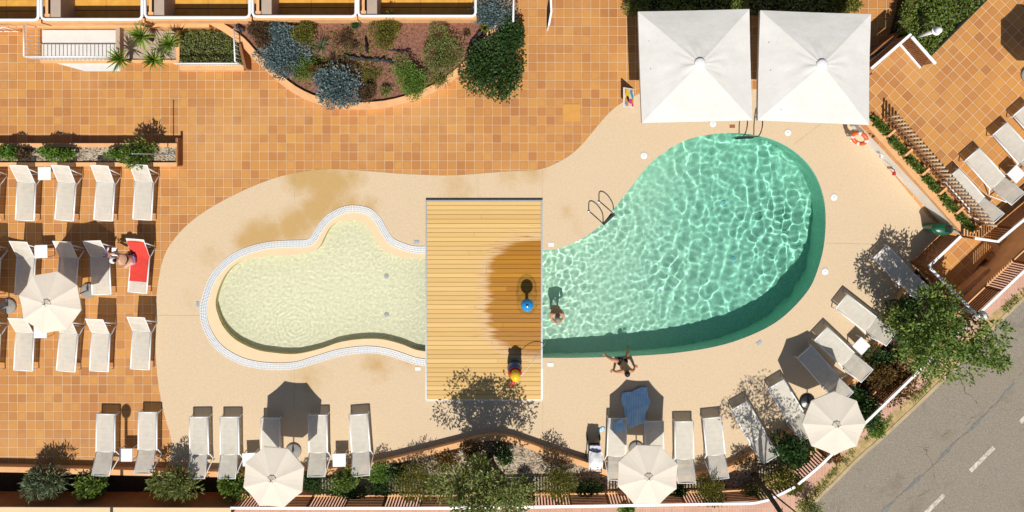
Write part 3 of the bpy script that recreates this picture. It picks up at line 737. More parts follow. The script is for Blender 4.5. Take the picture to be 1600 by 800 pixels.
# sunken landing and steps ------------------------------------------------
ZL = -.75
LAND = pxs([(1427, 410), (1477, 362), (1520, 372), (1560, 380), (1552, 395), (1505, 450), (1490, 478)], 0)
landp = pxs([(1418, 398), (1490, 335), (1552, 388), (1484, 468)], ZL)
sheet('stair_landing', landp, ZL, M['tile_land'])
sheet('sunken_path', pxs([(1400, 400), (1505, 340), (1545, 350), (1900, 20), (1900, 120), (1556, 437), (1490, 500)], 0), -1.3, M['concrete'])
m = MB(); n4 = 4
m.add([(*p, ZL - .003) for p in landp] + [(*p, -1.4) for p in landp], [(i, (i + 1) % 4, 4 + (i + 1) % 4, 4 + i) for i in range(4)]); tag(m.build('landing_wall', M['render_orange']), kind='structure')
dd = Vector((1, .93, 0)).normalized(); nn = Vector((dd.y, -dd.x, 0))
for i in range(4):
    c = W(1534 + i * 9.5, 387 - i * 11.5, ZL - .13 * (i + 1))
    mx = Matrix.Translation(c) @ Matrix.Rotation(math.atan2(dd.y, dd.x), 4, 'Z')
    m = MB(); m.box((-.17, -.62, -.5), (.17, .55, 0), mx); tag(m.build('stair_step', M['tile_land'] if i % 2 == 0 else M['render_orange']), kind='structure')
m = MB(); m.wall(pxs([(1492, 470), (1548, 421)], -.3), .14, -1.4, -.35); tag(m.build('stair_wall', M['render_orange']), 'low orange wall between the sunken landing and the street fence', 'wall')
m = MB(); m.wall(pxs([(1425, 411), (1492, 478)], 0), .12, -1.3, .02); tag(m.build('landing_side_wall', M['render_orange']), 'orange rendered wall under the white rail left of the sunken landing', 'wall')
m = MB(); m.wall(pxs([(1424, 409), (1474, 362)], 0), .12, -1.3, .015); tag(m.build('landing_side_wall', M['render_orange']), 'orange rendered wall under the boarded gate by the green bin', 'wall')
slat_fence('pool_gate', 'boarded brown gate panel with white rail beside the green litter bin', pxs([(1424, 409.5), (1472, 364)], 0), .05, 1.15, 1.6, False)
slat_fence('stair_rail', 'slatted rail with white top between the right tree and the sunken landing', pxs([(1426, 412), (1491, 477)], 0), .05, 1.15, 1.6, True)
# ------------------------------------------------------------------ sun loungers
def make_lounger(tilt):
    r = thing('sun_lounger', None, 'sun lounger', group='beige mesh sun loungers')
    sx = .335
    m = MB()
    for s in (-1, 1): m.tube([(s * sx, -.70, .345), (s * sx, .0, .35), (s * sx, .70, .345)], .03, 8)
    m.tube([(-sx, -.69, .36), (sx, -.69, .36)], .024, 8); m.tube([(-sx, .69, .35), (sx, .69, .35)], .02, 8); m.tube([(-sx, .0, .345), (sx, .0, .345)], .016, 6)
    m.build('frame', M['white_metal'], r)
    m = MB(); N = 8; vs = []
    for i in range(N + 1):
        t = i / N; y = -.68 + 1.36 * t
        for j in range(5):
            u = j / 4; vs.append((-.31 + .62 * u, y, .386 - .018 * math.sin(math.pi * u) * (.6 + .4 * math.sin(math.pi * t))))
    m.add(vs, [(i * 5 + j, i * 5 + j + 1, i * 5 + 6 + j, i * 5 + 5 + j) for i in range(N) for j in range(4)], True)
    m.build('seat', M['fabric'], r)
    ca, sa = math.cos(R(tilt)), math.sin(R(tilt)); Lb = .80
    m = MB(); N = 5; vs = []
    for i in range(N + 1):
        t = i / N * Lb
        for j in range(5):
            u = j / 4; sg = .022 * math.sin(math.pi * u); vs.append((-.305 + .61 * u, .69 + t * ca + sg * sa, .385 + t * sa - sg * ca))
    m.add(vs, [(i * 5 + j, i * 5 + j + 1, i * 5 + 6 + j, i * 5 + 5 + j) for i in range(N) for j in range(4)], True)
    m.build('backrest', M['fabric'], r)
    m = MB(); e = (.69 + Lb * ca, .385 + Lb * sa)
    m.tube([(-.315, .70, .375), (-.315, e[0], e[1] - .01), (.315, e[0], e[1] - .01), (.315, .70, .375)], .02, 8)
    m.build('backrest_frame', M['white_metal'], r)
    for s in (-1, 1):
        m = MB(); m.tube([(s * sx, -.64, .35), (s * (sx + .012), -.68, .0)], .021, 8); m.build('leg', M['white_metal'], r)
        m = MB(); m.tube([(s * (sx + .005), .62, .36), (s * (sx + .03), .93, .03), (s * (sx + .02), 1.0, .03), (s * .32, e[0] - .13, e[1] - .13)], .022, 8); m.build('leg', M['white_metal'], r)
    m = MB(); m.tube([(-.33, 1.0, .34), (.33, 1.0, .34)], .014, 6); m.build('back_support', M['white_metal'], r)
    return r
LG = [  # foot-edge centre px, head-edge centre px, base z, label
    ((-19, 344), (-29, 260), 0, 'beige lounger cut off by the left edge, in the row beside the planter'),
    ((38, 344), (28.5, 260), 0, 'beige lounger left of the small white table in the row beside the planter'),
    ((99.5, 344), (93.5, 260), 0, 'beige lounger right of the small white table in the row beside the planter'),
    ((160.5, 344), (155, 260), 0, 'second lounger from the right in the row beside the planter'),
    ((221.5, 343), (216, 260), 0, 'rightmost lounger in the row beside the planter'),
    ((-18, 461), (-28, 379), 0, 'lounger cut off by the left edge, in the row above the left parasol'),
    ((37, 461), (28, 379), 0, 'half shaded lounger left of the square table in the row above the left parasol'),
    ((103, 461), (96, 379), 0, 'shaded lounger with its foot under the left cream parasol'),
    ((158, 460), (143, 378), 0, 'turned shaded lounger beside the round grey base, with a floral bag at its edge'),
    ((214, 457), (211, 371), 0, 'lounger spread with a red towel under the leaning sunbather'),
    ((-18, 580), (-28, 498), 0, 'lounger cut off by the left edge, in the lowest of the three left rows'),
    ((35.5, 579), (26, 498), 0, 'lounger left of the table that is half under the left parasol'),
    ((102, 580), (97, 498), 0, 'lounger whose backrest is hidden by the left cream parasol'),
    ((154, 580), (147, 499), 0, 'second lounger from the right in the lowest of the three left rows'),
    ((218, 577), (212, 495), 0, 'rightmost lounger in the lowest of the three left rows, near the splash pool'),
    ((165, 647.5), (157, 737), 0, 'leftmost lounger of the bottom row, left of the striped shadow table'),
    ((230.5, 644.5), (223.5, 734), 0, 'bottom row lounger crossed by a thin pole shadow'),
    ((310, 652), (306, 741), 0, 'bottom row lounger on the sand just right of the terracotta tile edge'),
    ((358, 652), (354, 741), 0, 'bottom row lounger just left of the second cream parasol'),
    ((422, 654), (419, 742), 0, 'lounger mostly covered by the lower left cream parasol'),
    ((496, 649), (494, 739.5), 0, 'lounger between the round base and a white table, corner in parasol shade'),
    ((559.5, 648), (563.5, 739.5), 0, 'lone lounger at the end of the row nearest the wooden platform'),
    ((965, 654.5), (964, 745), 0, 'lounger beside the stroller with blue clothes thrown on its foot'),
    ((1022, 659), (1026, 748), 0, 'lounger mostly hidden by the bottom centre cream parasol'),
    ((1069, 659), (1073, 749), 0, 'fully sunlit lounger just right of the bottom centre parasol'),
    ((1113, 653), (1125, 744), 0, 'lounger with leaf shadows on its backrest above a yellow green shrub'),
    ((1155.5, 634), (1203, 714), 0, 'slanted lounger heavily dappled by tree shade'),
    ((1212.5, 600.5), (1264, 681), 0, 'slanted lounger left of the black base under the lower right parasol'),
    ((1257.5, 550), (1318, 616), 0, 'lounger lying wholly in parasol shade above the lower right parasol'),
    ((1283, 521.5), (1348, 581), 0, 'lounger with one side in parasol shade, left of the tilted white table'),
    ((1315, 471), (1387.5, 525.5), 0, 'sunlit lounger right of the tilted white table on the curved deck'),
    ((1376, 393), (1443, 457.5), 0, 'dappled lounger in tree shade beneath the green litter bin'),
    ((1487.5, 273), (1555, 339), ZU, 'raised terrace lounger nearest the wooden pickets'),
    ((1519.5, 241), (1587, 306.5), ZU, 'raised terrace lounger left of the white table at the right edge'),
    ((1563, 201), (1631, 266), ZU, 'raised terrace lounger right of the white table, half out of frame'),
    ((1595, 171), (1663, 236), ZU, 'topmost raised terrace lounger with only its foot in frame'),
]
proto = {37: make_lounger(37)}
for i, (f, h, z, lb) in enumerate(LG):
    tilt = 37 if i < 15 else 20 if i < 26 else 23
    if i == 0: o = proto[37]
    elif tilt not in proto: o = proto[tilt] = make_lounger(tilt)
    else: o = copy_tree(proto[tilt])
    a = W(*f, z + .385); b = W(*h, z + .385 + .8 * math.sin(R(tilt)))
    d = Vector((b.x - a.x, b.y - a.y, 0)).normalized()
    c = Vector((a.x, a.y, 0)) + d * .69
    o.location = (c.x, c.y, z + .008); o.rotation_euler = (0, 0, math.atan2(d.y, d.x) - math.pi / 2)
    o['label'] = lb

# ------------------------------------------------------------------ parasols
def make_parasol():
    r = thing('parasol', None, 'parasol', group='cream octagonal parasols')
    Rr, z0, z1 = 1.09, 2.27, 2.50; m = MB(); n = 8; K = 4; J = 4; vs = [(0, 0, z1)]
    for i in range(1, K + 1):
        t = i / K
        for k in range(n):
            a0 = 2 * math.pi * k / n; a1 = 2 * math.pi * (k + 1) / n
            for j in range(J):
                u = j / J; x = (math.cos(a0) * (1 - u) + math.cos(a1) * u) * Rr * t; y = (math.sin(a0) * (1 - u) + math.sin(a1) * u) * Rr * t
                sag = .035 * math.sin(math.pi * u) * t
                vs.append((x * (1 - .012 * math.sin(math.pi * u) * t), y * (1 - .012 * math.sin(math.pi * u) * t), z1 + (z0 - z1) * (t ** 1.06) - sag))
    N = n * J; fs = [(0, 1 + k, 1 + (k + 1) % N) for k in range(N)]
    for i in range(K - 1):
        for k in range(N): fs.append((1 + i * N + k, 1 + (i + 1) * N + k, 1 + (i + 1) * N + (k + 1) % N, 1 + i * N + (k + 1) % N))
    m.add(vs, fs, False); rim = [(vs[1 + (K - 1) * N + k]) for k in range(N)]
    m.add(rim + [(x, y, z - .05) for x, y, z in rim], [(k, N + k, N + (k + 1) % N, (k + 1) % N) for k in range(N)])
    m.build('canopy', M['canopy'], r)
    m = MB(); vs = [(0, 0, z1 + .075)] + [(math.cos(2 * math.pi * k / 16) * (.16 if k % 2 == 0 else .145), math.sin(2 * math.pi * k / 16) * (.16 if k % 2 == 0 else .145), z1 + .005 - (0 if k % 2 == 0 else .012)) for k in range(16)]
    m.add(vs, [(0, 1 + k, 1 + (k + 1) % 16) for k in range(16)]); v = m.build('vent', M['canopy'], r)
    m = MB(); m.ball((0, 0, z1 + .085), (.02, .02, .025), 8, 6); m.build('finial', M['black_metal'], v)
    m = MB()
    for k in range(4): m.bar((0, 0, z1 + .079), (math.cos(R(90 * k + 20)) * .11, math.sin(R(90 * k + 20)) * .11, z1 + .034), .008, .006)
    m.build('cord', M['base_grey'], v)
    m = MB(); m.tube([(0, 0, .08), (0, 0, z1 - .03)], .024, 10); m.build('pole', M['base_grey'], r)
    for k in range(8):
        a = 2 * math.pi * k / 8; m = MB(); m.bar((math.cos(a) * .03, math.sin(a) * .03, z1 - .035), (math.cos(a) * (Rr - .03), math.sin(a) * (Rr - .03), z0 - .03), .018, .012); m.build('rib', M['steel'], r)
    m = MB(); m.lathe([(.27, 0), (.29, .01), (.29, .05), (.25, .075), (.06, .085), (.04, .09), (.04, .3)], n=28); m.build('base', M['base_grey'], r)
    m = MB(); m.tube([(0, 0, 1.25), (.07, 0, 1.25), (.09, 0, 1.17)], .012, 6); m.build('crank', M['black_metal'], r)
    return r
PA = [((139, 454), 77, 0, 'cream octagonal parasol over the left lounger rows'),
      ((459, 704), 18, 0, 'cream octagonal parasol in the bottom row left of the wooden platform'),
      ((994, 701), 20, 0, 'cream octagonal parasol at the bottom centre beside the blue towel'),
      ((1261, 627), 0, 0, 'cream octagonal parasol on a black base, overhanging the pavement at lower right'),
      ((14, 478), 10, 0, 'parasol at the far left with only its round grey base in frame'),
      ((1607, 117), 22, ZU, 'parasol at the top right with only its shadow and base in frame')]
pp = make_parasol()
for i, (b, a, z, lb) in enumerate(PA):
    o = pp if i == 0 else copy_tree(pp)
    c = W(*b, z); o.location = (c.x, c.y, z + .008); o.rotation_euler = (0, 0, R(a)); o['label'] = lb
    if i == 3:
        for ch in o.children:
            if ch.name.startswith('base'):
                ch.data = ch.data.copy(); ch.data.materials[0] = M['base_black']

# big square canopies
def big_parasol(label, corners, apex, zr, za):
    C = [W(*c, zr) for c in corners]; ap = W(*apex, za)
    ctr = sum(C, Vector()) / 4
    r = thing('square_parasol', label, 'parasol', (ap.x, ap.y, 0), 0, 'large white square parasols')
    o = Vector((ap.x, ap.y, 0)); C = [c - o for c in C]; A = Vector((0, 0, za))
    m = MB(); K, J = 12, 16; rg = random.Random(3)
    for q in range(4):
        p, s_ = C[q], C[(q + 1) % 4]; vs = []
        for i in range(K + 1):
            t = i / K
            for j in range(J + 1):
                u = j / J; e = p.lerp(s_, u); v = A.lerp(e, .04 + .96 * t)
                wr = noise.noise(Vector((u * 9, t * 3, q * 7))) * .065 * math.exp(-((t - .25) / .25) ** 2) + .012 * noise.noise(v * 3)
                mid = .008 * math.exp(-((u - .5) / .02) ** 2)
                v = v + Vector((0, 0, wr * math.sin(math.pi * u) + mid - .05 * math.sin(math.pi * u) * t * t)); vs.append(v)
        m.add(vs, [(i * (J + 1) + j, (i + 1) * (J + 1) + j, (i + 1) * (J + 1) + j + 1, i * (J + 1) + j + 1) for i in range(K) for j in range(J)], True)
    for q in range(4):
        p, s_ = C[q], C[(q + 1) % 4]; vs = []
        for j in range(J + 1):
            e = p.lerp(s_, j / J) + Vector((0, 0, -.05 * math.sin(math.pi * j / J) )); vs += [e, e - Vector((0, 0, .16))]
        m.add(vs, [(2 * j, 2 * j + 1, 2 * j + 3, 2 * j + 2) for j in range(J)], True)
    cv = m.build('canopy', M['canopy_w'], r)
    m = MB(); m.lathe([(.19, za - .12), (.19, za - .01), (.15, za + .02), (.05, za + .03)], n=24); m.build('cap', M['white_paint'], r)
    m = MB(); m.tube([(0, 0, .1), (0, 0, za - .05)], .055, 12); m.build('mast', M['white_metal'], r)
    for c in C: mm = MB(); mm.bar((0, 0, za - .12), (c.x * .98, c.y * .98, zr - .07), .035, .03); mm.build('rib', M['white_metal'], r)
    m = MB(); m.box((-.5, -.5, .01), (.5, .5, .12), None, .02); m.build('base', M['base_grey'], r)
    return r
big_parasol('left of the two large white square parasols by the main pool', [(997, 18), (1003, 192), (1176, 188), (1171, 14)], (1094, 99), 2.68, 3.2)
big_parasol('right of the two large white square parasols, touching the raised terrace', [(1188, 16), (1184, 188), (1358, 195), (1361, 22)], (1285, 101), 2.68, 3.2)

# side tables
def make_table():
    r = thing('side_table', None, 'side table', group='small white side tables')
    m = MB(); m.box((-.24, -.24, .43), (.24, .24, .455), None, .006); m.build('table_top', M['white_paint'], r)
    for sx in (-1, 1):
        for sy in (-1, 1):
            m = MB(); m.bar((sx * .21, sy * .21, .0), (sx * .21, sy * .21, .428), .03, .03); m.build('leg', M['white_metal'], r)
    return r
TB = [((69.5, 271), 1, 0, 'small white table between loungers in the row beside the planter'),
      ((64, 393), 2, 0, 'small white table in the row above the left cream parasol'),
      ((63, 518), 0, 0, 'small white table half covered by the left cream parasol'),
      ((196.5, 711), 0, 0, 'small white table crossed by a bluish stripe of pole shadow'),
      ((389, 718), 3, 0, 'small white table touching the lower left cream parasol'),
      ((530, 719), 1, 0, 'small white table between the last two loungers before the platform'),
      ((1346, 540.5), -44, 0, 'tilted small white table with a leaf shadow on the curved deck'),
      ((1588, 272), -45, ZU, 'tilted small white table on the raised terrace')]
tp = make_table()
for i, (b, a, z, lb) in enumerate(TB):
    o = tp if i == 0 else copy_tree(tp)
    c = W(*b, z + .455); o.location = (c.x, c.y, z + .008); o.rotation_euler = (0, 0, R(a)); o['label'] = lb

# ------------------------------------------------------------------ foliage
def leaf(m, p, d, l, w, rng, bend=.0):
    d = d.normalized(); s_ = d.cross(Vector((rng.uniform(-.8, .8), rng.uniform(-.8, .8), 1))).normalized()
    u = s_.cross(d)
    a = p; b = p + d * l * .5 + s_ * w * .5; c = p + d * l - Vector((0, 0, bend * l)); e = p + d * l * .5 - s_ * w * .5
    k = len(m.v); m.v += [tuple(a), tuple(b), tuple(c), tuple(e)]; m.f.append((k, k + 1, k + 2, k + 3)); m.sm.append(False)
def rdir(rng):
    z = rng.uniform(-1, 1); a = rng.uniform(0, 2 * math.pi); q = math.sqrt(1 - z * z); return Vector((q * math.cos(a), q * math.sin(a), z))
def leaf_blob(m, c, r, n, l, w, rng, shell=.45, up=.3, lump=.35, low=-.55, seed=0):
    c = Vector(c); rx, ry, rz = r
    for _ in range(n):
        d = rdir(rng)
        if d.z < low: d.z = -d.z
        k = (shell + (1 - shell) * rng.random() ** .5) * (1 + lump * noise.noise(d * 2.3 + Vector((seed, seed * 2, 5))))
        p = c + Vector((d.x * rx, d.y * ry, d.z * rz)) * k
        q = (d + rdir(rng) * .9 + Vector((0, 0, up)))
        s_ = rng.uniform(.65, 1.25); leaf(m, p, q, l * s_, w * s_, rng, .1)
SEED = [100]
def bush(name, label, cat, px, py, rx, ry, h, fol, n=500, l=.11, w=.05, z0=0.0, group=None, clumps=7, up=.35, parent=None):
    """px,py: where the middle of the crown is seen; rx,ry radii in px"""
    SEED[0] += 1; rng = random.Random(SEED[0]); zc = z0 + h * .55
    c = W(px, py, zc); r = thing(name, label, cat, (c.x, c.y, z0), 0, group)
    m = MB(); X, Y = rx / S, ry / S
    cl = []
    for k in range(clumps):
        a = rng.uniform(0, 6.283); q = math.sqrt(rng.random()) * .62
        cl.append((math.cos(a) * q * X, math.sin(a) * q * Y, h * rng.uniform(.42, .68), rng.uniform(.36, .55)))
    cl.append((0, 0, h * .55, .62))
    for (x, y, z, s_) in cl:
        leaf_blob(m, (x, y, z), (X * s_, Y * s_, h * .42 * (.5 + s_ * .6)), int(n * 2.3) // len(cl), l * 1.1, w * 1.2, rng, up=up, seed=rng.random() * 50)
    m.build('foliage', M['f_' + fol], r)
    m = MB()
    for (x, y, z, s_) in cl[:5]: m.tube([(x * .1, y * .1, 0), (x * .5, y * .5, z * .55), (x, y, z)], [.022, .014, .006], 5)
    m.build('stem', M['bark'], r)
    return r
LAMPW = W(1488, 477)
def tree(label, base, zb, crown, rad, zc, hz, fol, nclump, nleaf, l, w, forks, group=None, seed=1, tr=.1, avoid=()):
    """base px on ground; crown centre offset decided by height; rad in m"""
    rng = random.Random(seed); b = W(*base, zb); r = thing('tree', label, 'tree', (b.x, b.y, zb), 0, group)
    cx, cy = crown; tm = MB(); m = MB(); cl = []
    for k in range(nclump):
        for _ in range(40):
            d = rdir(rng); q = rng.random() ** .45
            p = Vector((cx + d.x * rad[0] * q, cy + d.y * rad[1] * q, zc - zb + d.z * hz * q))
            wp = p + b
            if any((W(*a, wp.z) - wp).length < .6 for a in avoid): continue
            if avoid and math.hypot(wp.x - LAMPW.x, wp.y - (LAMPW.y - .69 * (wp.z - 1.9))) < .55: continue
            if all((p - o).length > .52 for o in cl): break
        cl.append(p)
    fk = []
    for (fx, fy, fz, rr) in forks:
        tm.tube([(0, 0, 0), (fx * .12, fy * .12, fz * .3), (fx * .5, fy * .5, fz * .62), (fx, fy, fz)], [tr, tr * .85, rr, rr * .6] if rr > .035 or len(fk) == 0 else [rr, rr, rr, rr * .6], 7); fk.append(Vector((fx, fy, fz))); fk.append(Vector((fx * .5, fy * .5, fz * .62)))
    lm = MB()
    for p in cl:
        f = min(fk, key=lambda q: (q - p).length); mid = (f + p) / 2 + Vector((rng.uniform(-.1, .1), rng.uniform(-.1, .1), .08))
        lm.tube([f, mid, p], [.03, .018, .007], 5)
        s_ = rng.choice((.26, .36, .42, .48)); leaf_blob(m, p, (s_ * 1.25, s_ * 1.25, s_ * .8), int(nleaf * 1.55) // nclump, l * 1.1, w * 1.25, rng, .25, .2, .5, -1, rng.random() * 50)
    m.build('crown', M['f_' + fol], r); t = tm.build('trunk', M['bark'], r); lm.build('branch', M['bark'], r)
    return r
tree('large olive green tree at the bottom centre throwing its shadow on the wooden platform', (766, 712), -.03, (-.28, -.1), (1.6, 1.2), 2.75, 1.05, 'olive', 22, 3700, .125, .046, [(-.85, .1, 2.0, .085), (.6, .1, 2.1, .08), (-.1, -.6, 2.1, .045)], seed=5, tr=.13)
tree('spreading green tree overhanging the pavement and road on the right', (1416, 496), -.02, (.1, -.1), (2.0, 1.5), 2.7, .85, 'green', 24, 4000, .125, .052, [(1.0, .4, 1.9, .045), (-.7, .3, 1.9, .045), (.2, -.8, 2.0, .04)], seed=12, tr=.11, avoid=((1533, 496), (1520, 480)))
tree('leaning tree with a dark bare trunk crossing the bottom right pavement', (1178, 742), -.03, (.1, -.25), (1.3, .8), 4.2, .7, 'olive', 12, 1250, .10, .036, [(.1, -.25, 3.4, .085), (-.25, .1, 3.5, .03), (.45, .1, 3.5, .03)], seed=23, tr=.11)

G1 = 'shrubs along the bottom planting strip'
bush('oleander_shrub', 'grey green spiky shrub at the far bottom left', 'shrub', 72, 755, 36, 25, 1.55, 'grey', 620, .2, .035, -.25, G1, 9)
bush('round_shrub', 'rounded bright green shrub between the two long bottom left shrubs', 'shrub', 142, 758, 27, 23, 1.15, 'green', 520, .11, .06, -.25, G1)
bush('oleander_shrub', 'wide olive shrub under the lounger crossed by a pole shadow', 'shrub', 276, 758, 44, 27, 1.6, 'olive', 760, .16, .04, -.25, G1, 10)
bush('round_shrub', 'bright green shrub tucked against the lower left cream parasol', 'shrub', 366, 762, 28, 26, 1.1, 'green', 520, .11, .06, -.25, G1)
bush('hedge_shrub', 'dark fine leaved shrub right of the lower left cream parasol', 'shrub', 492, 754, 27, 20, .9, 'dark', 620, .07, .035, -.05, G1)
bush('hedge_shrub', 'dark green shrub below the white table by the platform end', 'shrub', 540, 750, 32, 20, .9, 'green', 620, .08, .04, -.05, G1)
bush('hedge_shrub', 'fresh green shrub just right of the last lounger before the platform', 'shrub', 596, 738, 22, 20, .8, 'bright', 480, .08, .035, -.05, G1)
bush('hedge_shrub', 'dense dark hedge shrub behind the slats left of the yellow shrub', 'shrub', 592, 765, 24, 14, .7, 'dark', 420, .06, .03, -.05, G1)
bush('conifer_shrub', 'yellow olive feathery shrub left of the bottom centre tree', 'shrub', 655, 752, 40, 34, 1.2, 'yellow', 950, .12, .022, -.03, G1, 12)
bush('rust_shrub', 'rust tinged shrub in the shade at the foot of the bottom centre tree', 'shrub', 742, 704, 26, 20, .7, 'rust', 420, .09, .045, -.03, G1)
bush('rust_shrub', 'dark leafy shrub right of the trunk of the bottom centre tree', 'shrub', 786, 708, 20, 22, .7, 'dark', 380, .09, .045, -.03, G1)
bush('twiggy_shrub', 'thin brownish shrub beside the curved ledge left of the stroller', 'shrub', 868, 712, 26, 18, .8, 'brown', 260, .09, .03, -.03, G1)
bush('conifer_shrub', 'yellow green feathery shrub below and left of the stroller', 'shrub', 872, 755, 32, 30, 1.1, 'yellow', 820, .12, .022, -.03, G1, 10)
bush('small_shrub', 'small green shrub at the right side of the bottom centre tree crown', 'shrub', 822, 768, 20, 20, .8, 'olive', 360, .09, .03, -.03, G1)
bush('small_shrub', 'green sprig peeking out under the bottom centre parasol', 'shrub', 977, 790, 14, 12, .8, 'bright', 200, .1, .045, -.03, G1)
bush('conifer_shrub', 'yellow green shrub below the lounger with a dappled backrest', 'shrub', 1112, 764, 32, 26, 1.1, 'yellow', 820, .12, .024, -.03, G1, 10)
bush('twiggy_shrub', 'dry brown shrub beneath the heavily dappled slanted lounger', 'shrub', 1165, 724, 22, 14, .7, 'brown', 240, .09, .03, -.03, G1)
bush('leafy_shrub', 'dark green shrub left of the lower right parasol', 'shrub', 1236, 702, 36, 28, 1.0, 'dark', 700, .12, .065, -.03, G1, 9)
bush('leafy_shrub', 'yellow green shrub below the lower right parasol by the white rail', 'shrub', 1226, 752, 36, 26, 1.1, 'yellow', 640, .1, .045, -.03, G1, 9)
bush('leafy_shrub', 'dark green shrub right of the lower right parasol', 'shrub', 1352, 645, 24, 32, .9, 'dark', 620, .11, .06, -.03, G1, 9)
bush('leafy_shrub', 'large shaded shrub under the right tree beside the sunlit lounger', 'shrub', 1412, 500, 38, 42, 1.1, 'dark', 900, .1, .045, -.03, G1, 12)
bush('rust_shrub', 'rust and olive shrub between the loungers and the diagonal fence', 'shrub', 1396, 596, 40, 38, 1.0, 'rust', 900, .1, .045, -.03, G1, 12)
bush('leafy_shrub', 'olive shrub under the right tree above the rust coloured shrub', 'shrub', 1432, 545, 34, 26, 1.0, 'olive', 620, .1, .045, -.03, G1, 9)
bush('leafy_shrub', 'small shrub hanging over the pavement below the lower right parasol', 'shrub', 1300, 714, 16, 12, .7, 'rust', 240, .09, .045, -.03, G1)
bush('leafy_shrub', 'low green bush spilling over the verge right of the lower right parasol', 'shrub', 1366, 664, 20, 22, .7, 'bright', 320, .1, .045, -.5, G1)
bush('leafy_shrub', 'olive bush growing at the road edge at the very bottom', 'shrub', 1270, 790, 26, 16, .9, 'olive', 380, .09, .03, -.5, G1)
bush('leafy_shrub', 'dark shrub behind the tilted white table under the right tree', 'shrub', 1372, 560, 26, 22, .7, 'dark', 520, .1, .045, -.03, G1, 8)
bush('leafy_shrub', 'shaded shrub at the head of the wholly shaded lounger', 'shrub', 1334, 618, 24, 18, .7, 'dark', 460, .1, .045, -.03, G1, 8)
bush('leafy_shrub', 'shaded olive shrub at the left under the dappled lounger head', 'shrub', 1462, 476, 20, 18, .8, 'olive', 360, .1, .045, -.03, G1, 8)
bush('hedge_shrub', 'dark low shrub between the stroller and the fence', 'shrub', 918, 762, 26, 14, .55, 'dark', 420, .08, .04, -.05, G1)
bush('hedge_shrub', 'low dark shrub by the fence right of the bottom centre parasol', 'shrub', 1062, 766, 20, 10, .5, 'dark', 300, .08, .04, -.05, G1)
bush('small_shrub', 'low olive shrub around the leaning tree trunk', 'shrub', 1178, 768, 26, 14, .6, 'olive', 420, .09, .03, -.03, G1)
bush('hedge_shrub', 'dark leafy shrub filling the gap left of the yellow feathery shrub', 'shrub', 622, 742, 22, 18, .75, 'dark', 460, .08, .04, -.05, G1)
bush('hedge_shrub', 'dark low hedge plant behind the slats under the white table', 'shrub', 545, 768, 34, 10, .6, 'dark', 520, .07, .035, -.05, G1)
bush('rust_shrub', 'rust and green shrub between the yellow shrub and the bottom centre tree', 'shrub', 700, 722, 24, 16, .6, 'rust', 360, .09, .04, -.03, G1)
# left planter box
pb = thing('planter_box', 'long orange planter with pebbles in front of the left lounger row', 'planter', (*W2(0, 240), 0))
o0 = Vector((*W2(0, 240), 0))
m = MB(); ring = [Vector((*W2(*p, .45), 0)) - o0 for p in ((-160, 227), (276, 227), (276, 257), (-160, 257))]
m.wall([(v.x, v.y) for v in ring], .15, 0, .45, True); m.build('planter_wall', M['render_orange'], pb)
m = MB(); m.add([(v.x, v.y, .36) for v in ring], [(3, 2, 1, 0)]); m.build('soil', M['gravel'], pb)
m = MB(); a = Vector((*W2(284, 216, 0), 0)) - o0; b = Vector((*W2(284, 258, 0), 0)) - o0; m.bar(a + Vector((0, 0, .2)), b + Vector((0, 0, .2)), .09, .4); m.build('end_pier', M['render_brown_shade'], pb)
G2 = 'plants in the long left planter'
bush('hedge_plant', 'green hedge plant at the left end of the long orange planter', 'plant', 10, 239, 22, 10, .5, 'bright', 420, .08, .05, .36, G2)
bush('hedge_plant', 'bright green hedge plant filling the middle of the long planter', 'plant', 86, 240, 32, 11, .55, 'bright', 720, .08, .05, .36, G2, 10)
bush('hedge_plant', 'reddish low plant between the two hedge plants in the long planter', 'plant', 38, 241, 16, 8, .4, 'brown', 200, .08, .04, .36, G2)
bush('hedge_plant', 'small green plant left of the thin pole in the long planter', 'plant', 182, 240, 17, 10, .5, 'bright', 360, .08, .045, .36, G2)
bush('spiky_plant', 'taller dark green plant at the thin pole in the long planter', 'plant', 216, 238, 26, 22, .8, 'green', 420, .17, .045, .36, G2, 8, .8)
for i, (pl, cc) in enumerate(planters):
    SEED[0] += 1; rng = random.Random(SEED[0]); r = thing('trough_plant', ['green plant in the trough under the white parasol edge', 'green plant in the trough next to the orange lifebuoy', 'green plant in the trough beside the red wall tag', 'green plant in the fourth trough of the terrace wall', 'green plant in the trough beside the nearest terrace lounger', 'green plant in the last trough above the green litter bin'][i], 'plant', (cc.x, cc.y, ZU + .1), ang, 'plants in the terrace wall troughs')
    m = MB()
    for k in range(5): leaf_blob(m, ((k - 2.2) * seg * .16, rng.uniform(-.03, .03), .14), (seg * .11, .12, .13), 80, .1, .05, rng, seed=k)
    m.build('foliage', M['f_green'], r); m = MB()
    for k in range(3): m.tube([((k - 1) * .2, 0, 0), ((k - 1) * .22, .02, .16)], .008, 5)
    m.build('stem', M['bark'], r)
# thin mast at that planter
c = W(264, 241, .36); ms = thing('thin_mast', 'thin grey metal mast rising from the right end of the long planter', 'pole', (c.x, c.y, .36))
m = MB(); m.tube([(0, 0, 0), (0, 0, 2.55)], .018, 8); m.build('shaft', M['grey_metal'], ms)
m = MB(); m.ball((0, 0, 2.56), .03, 8, 6); m.build('tip', M['grey_metal'], ms)
m = MB(); m.box((-.06, -.06, 0), (.06, .06, .02)); m.build('foot_plate', M['grey_metal'], ms)

